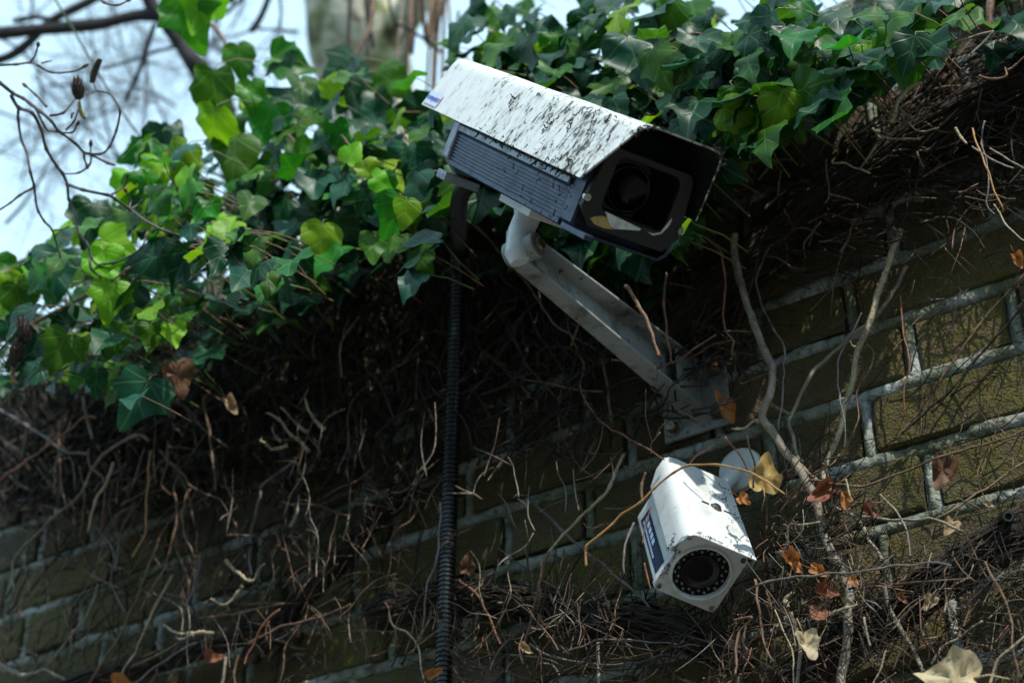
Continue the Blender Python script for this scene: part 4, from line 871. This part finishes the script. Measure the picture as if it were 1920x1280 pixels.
for a in [(1435,890,72,80,'yellow',-.13,'large curled yellow dry leaf just right of the small camera',.5,(.2,.2)), (1394,936,26,-40,'orange',-.12,'small bright orange leaf scrap touching the small camera sunshield',.2,(.2,.4)), (1545,922,58,-150,'red',-.10,'crumpled red-brown leaf behind the grey woody vine',.8,(.1,.4)),
          (1586,936,32,-100,'orange',-.11,'small rusty orange leaf right beside the crumpled red-brown one',.7,(.2,.3)), (1768,882,66,-110,'brown',-.05,'dark brown curled leaf lying against pale mortar at right',.7,(.1,.3)), (1782,985,36,-120,'tan',-.06,'tan leaf beside the end of the grey branch at right',.5,(.2,.4)), (1486,1050,48,-60,'orange',-.11,'long orange-brown leaf right of the small camera lens',.9,(.3,.4)),
          (1534,1070,36,-30,'orange',-.13,'rusty leaf lying on the long thin purple twig',.8,(.2,.5)), (1598,1088,24,-60,'orange',-.12,'small orange leaf against the grey woody vine low down',.6,(.2,.5)), (1548,1107,42,-20,'red',-.12,'curled red leaf left of the grey woody vine under the purple twig',.9,(.1,.5)), (1537,1150,38,0,'red',-.12,'flat red leaf edge above the cream leaf',.3,(.1,1.2)),
          (1743,1128,32,-120,'tan',-.10,'tan leaf with dark hole right of the rough branch',.6,(.2,.4)), (1515,1205,56,-80,'cream',-.13,'pale cream folded leaf near the bottom right of the small camera',.6,(.3,.5)), (1785,1268,110,170,'cream',-.16,'big cream-yellow leaf cut by the bottom edge at right',.3,(.1,.6)), (1338,682,22,80,'orange',-.05,'small orange leaf at the top corner of the bracket plate',.7,(.2,.3)), (1346,742,20,100,'orange',-.06,'orange leaf tip beside the bracket plate bolt',.7,(.2,.3)),
          (1364,768,44,-70,'orange',-.05,'ragged orange-brown leaf hanging under the bracket plate',.7,(.2,.2)), (335,705,72,-80,'brown',-.30,'brown withered leaf hanging under the ivy at left',.5,(.1,.2)), (432,757,38,-60,'tan',-.22,'small tan shrivelled leaf in the dark under the ivy',.9,(.1,.3)), (1908,486,32,-70,'orange',-.06,'orange leaf scrap at the right edge of the picture',.8,(.2,.3)), (400,1232,34,20,'red',-.12,'rusty leaf at the bottom left below the long spur',.7,(.2,.5)),
          (876,1058,42,70,'brown',-.06,'dull brown leaf just right of the conduit',.6,(.3,.2)), (1630,957,32,-30,'red',-.08,'dark red leaf above the long grey branch',.8,(.2,.3)), (1852,944,18,-30,'tan',-.08,'tiny tan leaf scrap near the black eye bolt',.8,(.2,.3)), (225,1278,40,0,'orange',-.13,'orange leaf lying at the bottom edge at left',.6,(.2,.6)), (812,1262,34,30,'orange',-.12,'orange leaf sliver at the bottom edge by the conduit',.9,(.3,.4)), (985,1215,26,-40,'tan',-.11,'small tan leaf on the purple stem at bottom centre',.9,(.2,.4)),
          (1690,1120,22,-60,'red',-.1,'tiny red leaf scrap on the rough branch end',.8,(.2,.4))]: dry(*a)
# black eye bolt in the wall at far right
eb = onwall(1862, 990, 0); ebe = tag(empty('eye_bolt', eb), 'dark round metal bolt stub sticking out of the wall at far right', 'bolt')
q = MB(); d = (onwall(1890, 968, -.07)-eb); q.lathe([(.0002, d.length), (.005, d.length), (.0058, d.length-.002), (.0058, .0)], 18, (0, 0, 0), d); q.build('shank', BLACK, ebe, smooth='auto')
q = MB(); q.lathe([(.0028, .0022), (.0042, .0022), (.0048, .001), (.0048, -.001)], 18, d, d); q.build('ring', STEEL, ebe, smooth='auto')

# ------------------------------------------------------------------ alder twigs hanging in from the upper left
ald = tag(empty('alder_branch', atdepth(0, 156, 1.95)), 'thin bare alder twigs with cones and catkins hanging in from the upper left', 'branch'); AO = Vector(ald.location)
def atw(pts, wpx, dep=1.72, m=None, buds=True):
    P3 = [atdepth(px, py, dep+.05*noise.noise(Vector((px*.012, py*.012, 1)))) for px, py in pts]; S = spline(P3, 5); q = MB(); rs = []
    for i, p in enumerate(S):
        t = i/(len(S)-1); r = wpx*.5*dep/FPX*(1-.35*t); r *= 1+.2*noise.noise(p*180)+(.35 if i % 5 == 0 and 0 < i < len(S)-1 else 0); rs.append(r)
    q.tube([p-AO for p in S], rs, 7); o = q.build('twig', m or W_AL, ald, fix=False)
    if buds:
        e_ = S[-1]; d = (S[-1]-S[-2]).normalized(); b = MB(); b.lathe([(.0003, -.002), (.0016, .0), (.0023, .003), (.0016, .006), (.0002, .008)], 8, e_-AO, d); b.build('bud', W_BROWN, o, fix=False)
W_AL = m_wood('alder_bark', (.05, .045, .05), (.13, .115, .11), .6, (.03, .025, .025))
for pts, wp, bd in [([(-40,130),(0,156),(24,175),(44,185),(57,195),(77,210),(97,228),(107,242),(116,250),(141,269),(158,286),(175,292),(202,306),(215,309)], 7, 0), ([(20,178),(35,202),(60,212),(77,242),(87,279),(107,312),(118,326),(126,346),(129,373),(141,400),(148,435),(165,460),(171,484),(188,501)], 7, 0),
                 ([(168,484),(171,504),(188,518),(208,526),(235,508)], 5.5, 1), ([(185,496),(215,492),(242,481),(265,464),(274,444)], 5, 1), ([(35,202),(34,222),(40,262),(50,286),(57,322),(64,349),(67,376),(72,396),(84,416),(97,430),(107,460),(114,484)], 5.5, 0), ([(64,351),(37,366),(20,380),(-5,396)], 5, 1), ([(97,432),(115,430),(130,424)], 3.5, 0),
                 ([(128,346),(155,356),(202,366),(215,373),(242,391),(255,401),(279,418),(312,434),(356,447),(396,464),(423,467),(454,481),(467,492),(494,486)], 6, 1), ([(454,481),(477,470),(494,460)], 4, 1), ([(420,467),(432,458),(434,450)], 4, 1), ([(356,447),(362,440),(365,436)], 4, 0), ([(208,366),(232,349),(238,333)], 5, 1), ([(242,391),(245,376),(237,360)], 4, 1), ([(245,393),(262,381)], 4, 1),
                 ([(158,286),(188,289),(205,275),(218,245),(225,208),(215,188),(205,176),(181,171),(161,180)], 5, 0), ([(181,171),(177,160),(174,154)], 3, 0), ([(64,198),(81,232),(91,245),(107,247),(134,249),(144,235)], 5, 1), ([(124,244),(138,228),(146,208),(146,190)], 4, 0), ([(94,217),(118,212),(131,198),(141,186)], 5, 0), ([(134,222),(135,214),(140,211)], 4, 0), ([(87,200),(67,178),(50,163)], 5, 1),
                 ([(-10,123),(30,121),(55,118),(72,123),(97,136),(138,134),(156,126)], 5, 1), ([(55,118),(66,104),(71,87)], 4.5, 1), ([(77,119),(88,116),(98,114)], 3.5, 0), ([(180,-10),(195,5),(220,10),(238,2)], 5, 1), ([(171,292),(168,309),(148,324),(121,326)], 4.5, 0), ([(158,286),(158,296),(162,308)], 5, 1), ([(171,292),(170,282),(170,274)], 3.5, 1), ([(-5,660),(8,648),(16,636),(24,628)], 4, 0), ([(-10,655),(5,672),(14,684)], 3, 0), ([(36,680),(30,690),(24,705)], 3, 0)]: atw(pts, wp, buds=bool(bd))
def cone(px, py, hw_, hh_, deg, dep=1.72):
    p = atdepth(px, py, dep); ax = img_dir(deg); a = hw_*dep/FPX; h = hh_*dep/FPX; q = MB(); x = ax.orthogonal().normalized(); y = ax.cross(x); o0 = p-AO
    q.lathe([(.0003, -h*.95), (a*.55, -h*.8), (a*.8, -h*.3), (a*.78, h*.2), (a*.5, h*.75), (.0003, h*.95)], 12, o0, ax)
    rows = 11
    for r in range(rows):
        t = -1+2*(r+.5)/rows; rad = a*math.sqrt(max(.08, 1-t*t*.92)); k = max(5, int(11*rad/a))
        for j in range(k):
            an = 2*PI*(j+.5*(r % 2))/k; d = x*math.cos(an)+y*math.sin(an); s = d.cross(ax); c = o0+ax*(t*h)+d*rad*.8; wd = rad*2.6/k; hh = h*1.35/rows
            q.add([c-s*wd*.5-ax*hh*.3, c+s*wd*.5-ax*hh*.3, c+s*wd*.62+ax*hh*.45+d*rad*.22, c+ax*hh*.7+d*rad*.26, c-s*wd*.62+ax*hh*.45+d*rad*.22], [(0, 1, 2, 3, 4), (4, 3, 2, 1, 0)][:1])
    return q.build('cone', CONE, ald, smooth=False, fix=False)
CONE = m_wood('alder_cone', (.03, .018, .013), (.075, .05, .038), .8)
cone(146, 166, 14, 23, 95); cone(46, 618, 15, 28, 105); cone(31, 660, 17, 31, 80)
CATK = m_wood('catkin', (.05, .035, .02), (.12, .08, .045), .8, (.02, .014, .01)); CATY = m_wood('catkin_yellow', (.12, .10, .02), (.3, .26, .05), .7, (.05, .05, .02))
def catkin(pts, wpx, m):
    P3 = [atdepth(px, py, 1.72)-AO for px, py in pts]; S = spline(P3, 10); q = MB(); k = len(S)
    q.tube(S, [wpx*.5*1.72/FPX*(.45+.55*math.sin(PI*(i+.6)/(k+.3))**.5)*(1+.28*math.sin(i*2.4)) for i in range(k)], 9); q.build('catkin', m, ald, fix=False)
catkin([(173,156),(176,140),(182,124),(188,111)], 13, CATK); catkin([(148,190),(150,205),(154,216),(160,222)], 8, CATY); catkin([(26,684),(22,700),(26,714),(33,717)], 7, W_ORAN)
q = MB(); S = spline([atdepth(*a, 2.3) for a in [(96,-16),(104,0),(134,50),(175,121),(201,165),(232,215),(296,299),(330,345)]], 6); q.tube(S, [.0016]*len(S), 6)
tag(q.build('green_shoot', m_wood('green_bark', (.05, .09, .05), (.09, .14, .07), .6)), 'one long straight thin green shoot slanting behind the alder twigs', 'shoot')

# ------------------------------------------------------------------ trees behind the wall
def branch(q, p, d, ln, r, lvl, n=6, mi=0, droop=0):
    pts = [p]; k = 6
    for i in range(k):
        d = (d+Vector((random.gauss(0, .16), random.gauss(0, .16), random.gauss(0, .16)-droop))).normalized(); pts.append(pts[-1]+d*ln/k)
    q.tube(pts, [r*(1-.6*i/k) for i in range(k+1)], n, mi=mi)
    if lvl > 0:
        for _ in range(random.randint(3, 5)):
            i = random.randint(1, k); dd = (d+Vector((random.gauss(0, .75), random.gauss(0, .75), random.gauss(0, .7)))).normalized()
            branch(q, pts[i], dd, ln*random.uniform(.45, .75), r*(1-.6*i/k)*.62, lvl-1, max(3, n-1), mi, droop)
def base_under(p): return Vector((p.x, p.y, 0))
W_BT = m_wood('tree_bark', (.02, .02, .022), (.05, .045, .045), .9)
D1 = 3.3; j0 = atdepth(272, -10, D1); b0 = base_under(j0)+Vector((.6, 1.0, 0))
t1 = tag(empty('bare_tree', b0), 'dark bare tree limb forking behind the alder twigs at top left', 'tree')
q = MB(); tp = [b0, b0+Vector((-.05, -.1, 1.2)), atdepth(470, 420, 3.8), atdepth(410, 190, 3.5), atdepth(378, 138, D1), atdepth(340, 85, D1), atdepth(305, 35, D1), atdepth(275, -15, D1), atdepth(240, -200, D1)]
q.tube([p-b0 for p in spline(tp, 6)], [.055-.04*min(1, i/30) for i in range(len(spline(tp, 6)))], 12); q.build('trunk', W_BT, t1)
for pts, wp in [([(300,30),(255,30),(190,45),(120,52),(50,58),(-30,66)], 24), ([(195,-10),(150,12),(95,40),(60,75),(20,105),(-30,120)], 17), ([(95,36),(60,33),(25,40)], 10), ([(290,45),(275,90),(262,130),(235,190)], 9), ([(340,85),(300,95),(250,112),(190,130)], 6), ([(510,-20),(490,30),(470,60)], 12), ([(470,-20),(430,20),(400,40)], 7), ([(440,0),(380,-2),(310,-10)], 14)]:
    q = MB(); S = spline([atdepth(*a, D1) for a in pts], 6); q.tube([p-b0 for p in S], [wp*.5*D1/FPX*(1+.15*noise.noise(p*20)) for p in S], 9); q.build('branch', W_BT, t1)
q = MB(); random.seed(5)
D2 = 3.9
for px, py, a in [(-40,100,20),(-40,300,10),(60,-40,-80),(200,-40,-100),(350,-60,-80),(430,-60,-100),(480,-40,-110),(300,400,120),(150,380,140),(350,350,100),(10,420,60),(-30,200,-10),(520,-60,-90),(250,200,200),(180,100,250),(60,260,30),(330,200,150),(120,20,-60),(270,60,-90),(40,340,70),(400,120,170),(220,300,90),(-20,60,-30),(330,-40,-120),(90,160,0),(480,160,140),(560,60,180)]:
    branch(q, atdepth(px, py, D2+random.uniform(-.3, 1.2)), img_dir(a), random.uniform(.25, .48), .0042, 4, 4)
t2b = base_under(atdepth(100, 200, D2)); t2 = tag(empty('bare_tree', t2b), 'far blurred bare tree whose fine twigs lace the sky at upper left', 'tree')
o = q.build('twigs', m_wood('far_twigs', (.06, .07, .09), (.12, .13, .15), .9), t2, fix=False); o.location = -t2b; tag(o, kind='stuff')
q = MB(); tp = [Vector((0, 0, 0)), Vector((.05, .1, 2)), atdepth(-120, 500, D2)-t2b, atdepth(-60, 200, D2)-t2b, atdepth(-30, -300, D2)-t2b]; S = spline(tp, 6); q.tube(S, [.09-.06*i/len(S) for i in range(len(S))], 10); q.build('trunk', W_BT, t2)
D3 = 4.3; m0 = atdepth(670, 60, D3); b3 = base_under(m0)+Vector((.15, .2, 0))
t3 = tag(empty('mottled_tree', b3), 'blurred tree trunk with mottled pale and green bark behind the ivy at top', 'tree')
q = MB(); S = spline([b3, b3+Vector((-.05, -.08, 1.6)), atdepth(690, 330, D3), m0, atdepth(655, -120, D3), atdepth(640, -700, D3)], 8); q.tube([p-b3+Vector((noise.noise(p*3), noise.noise(p*3+Vector((4, 4, 4))), 0))*.015 for p in S], [.135+.02*noise.noise(p*4) for p in S], 20); q.build('trunk', BARK, t3)
q = MB(); S = spline([atdepth(720, 80, D3), atdepth(775, 10, D3-.1), atdepth(840, -80, D3-.1)], 8); q.tube([p-b3 for p in S], [.06-.002*i for i in range(len(S))], 14); q.build('limb', BARK, t3)
t4b = base_under(atdepth(800, 100, 3.0)); t4 = tag(empty('bare_shrub', t4b), 'upright thin brown shrub shoots behind the wall left of the large camera', 'shrub')
for i, (pts, wp, m) in enumerate([([(760,190),(772,100),(780,0),(775,-60)], 8, W_BROWN), ([(812,170),(800,80),(790,-10),(792,-60)], 9, W_BROWN), ([(800,180),(806,90),(812,20),(830,-40)], 6, W_ORAN), ([(745,160),(752,80),(765,20),(750,-50)], 6, W_GREY), ([(830,120),(820,60),(838,-20)], 7, W_BROWN), ([(690,60),(740,45),(790,70),(830,100)], 6, W_DARK), ([(655,20),(690,50),(700,90)], 7, W_DARK), ([(815,160),(850,90),(860,20)], 6, W_BROWN)]):
    q = MB(); S = spline([t4b+(atdepth(*pts[0], 3.0)-t4b)*.0, *[atdepth(*a, 3.0) for a in pts]], 6); q.tube([p-t4b for p in S], [wp*.5*3/FPX]*len(S), 6); q.build('shoot', m, t4)
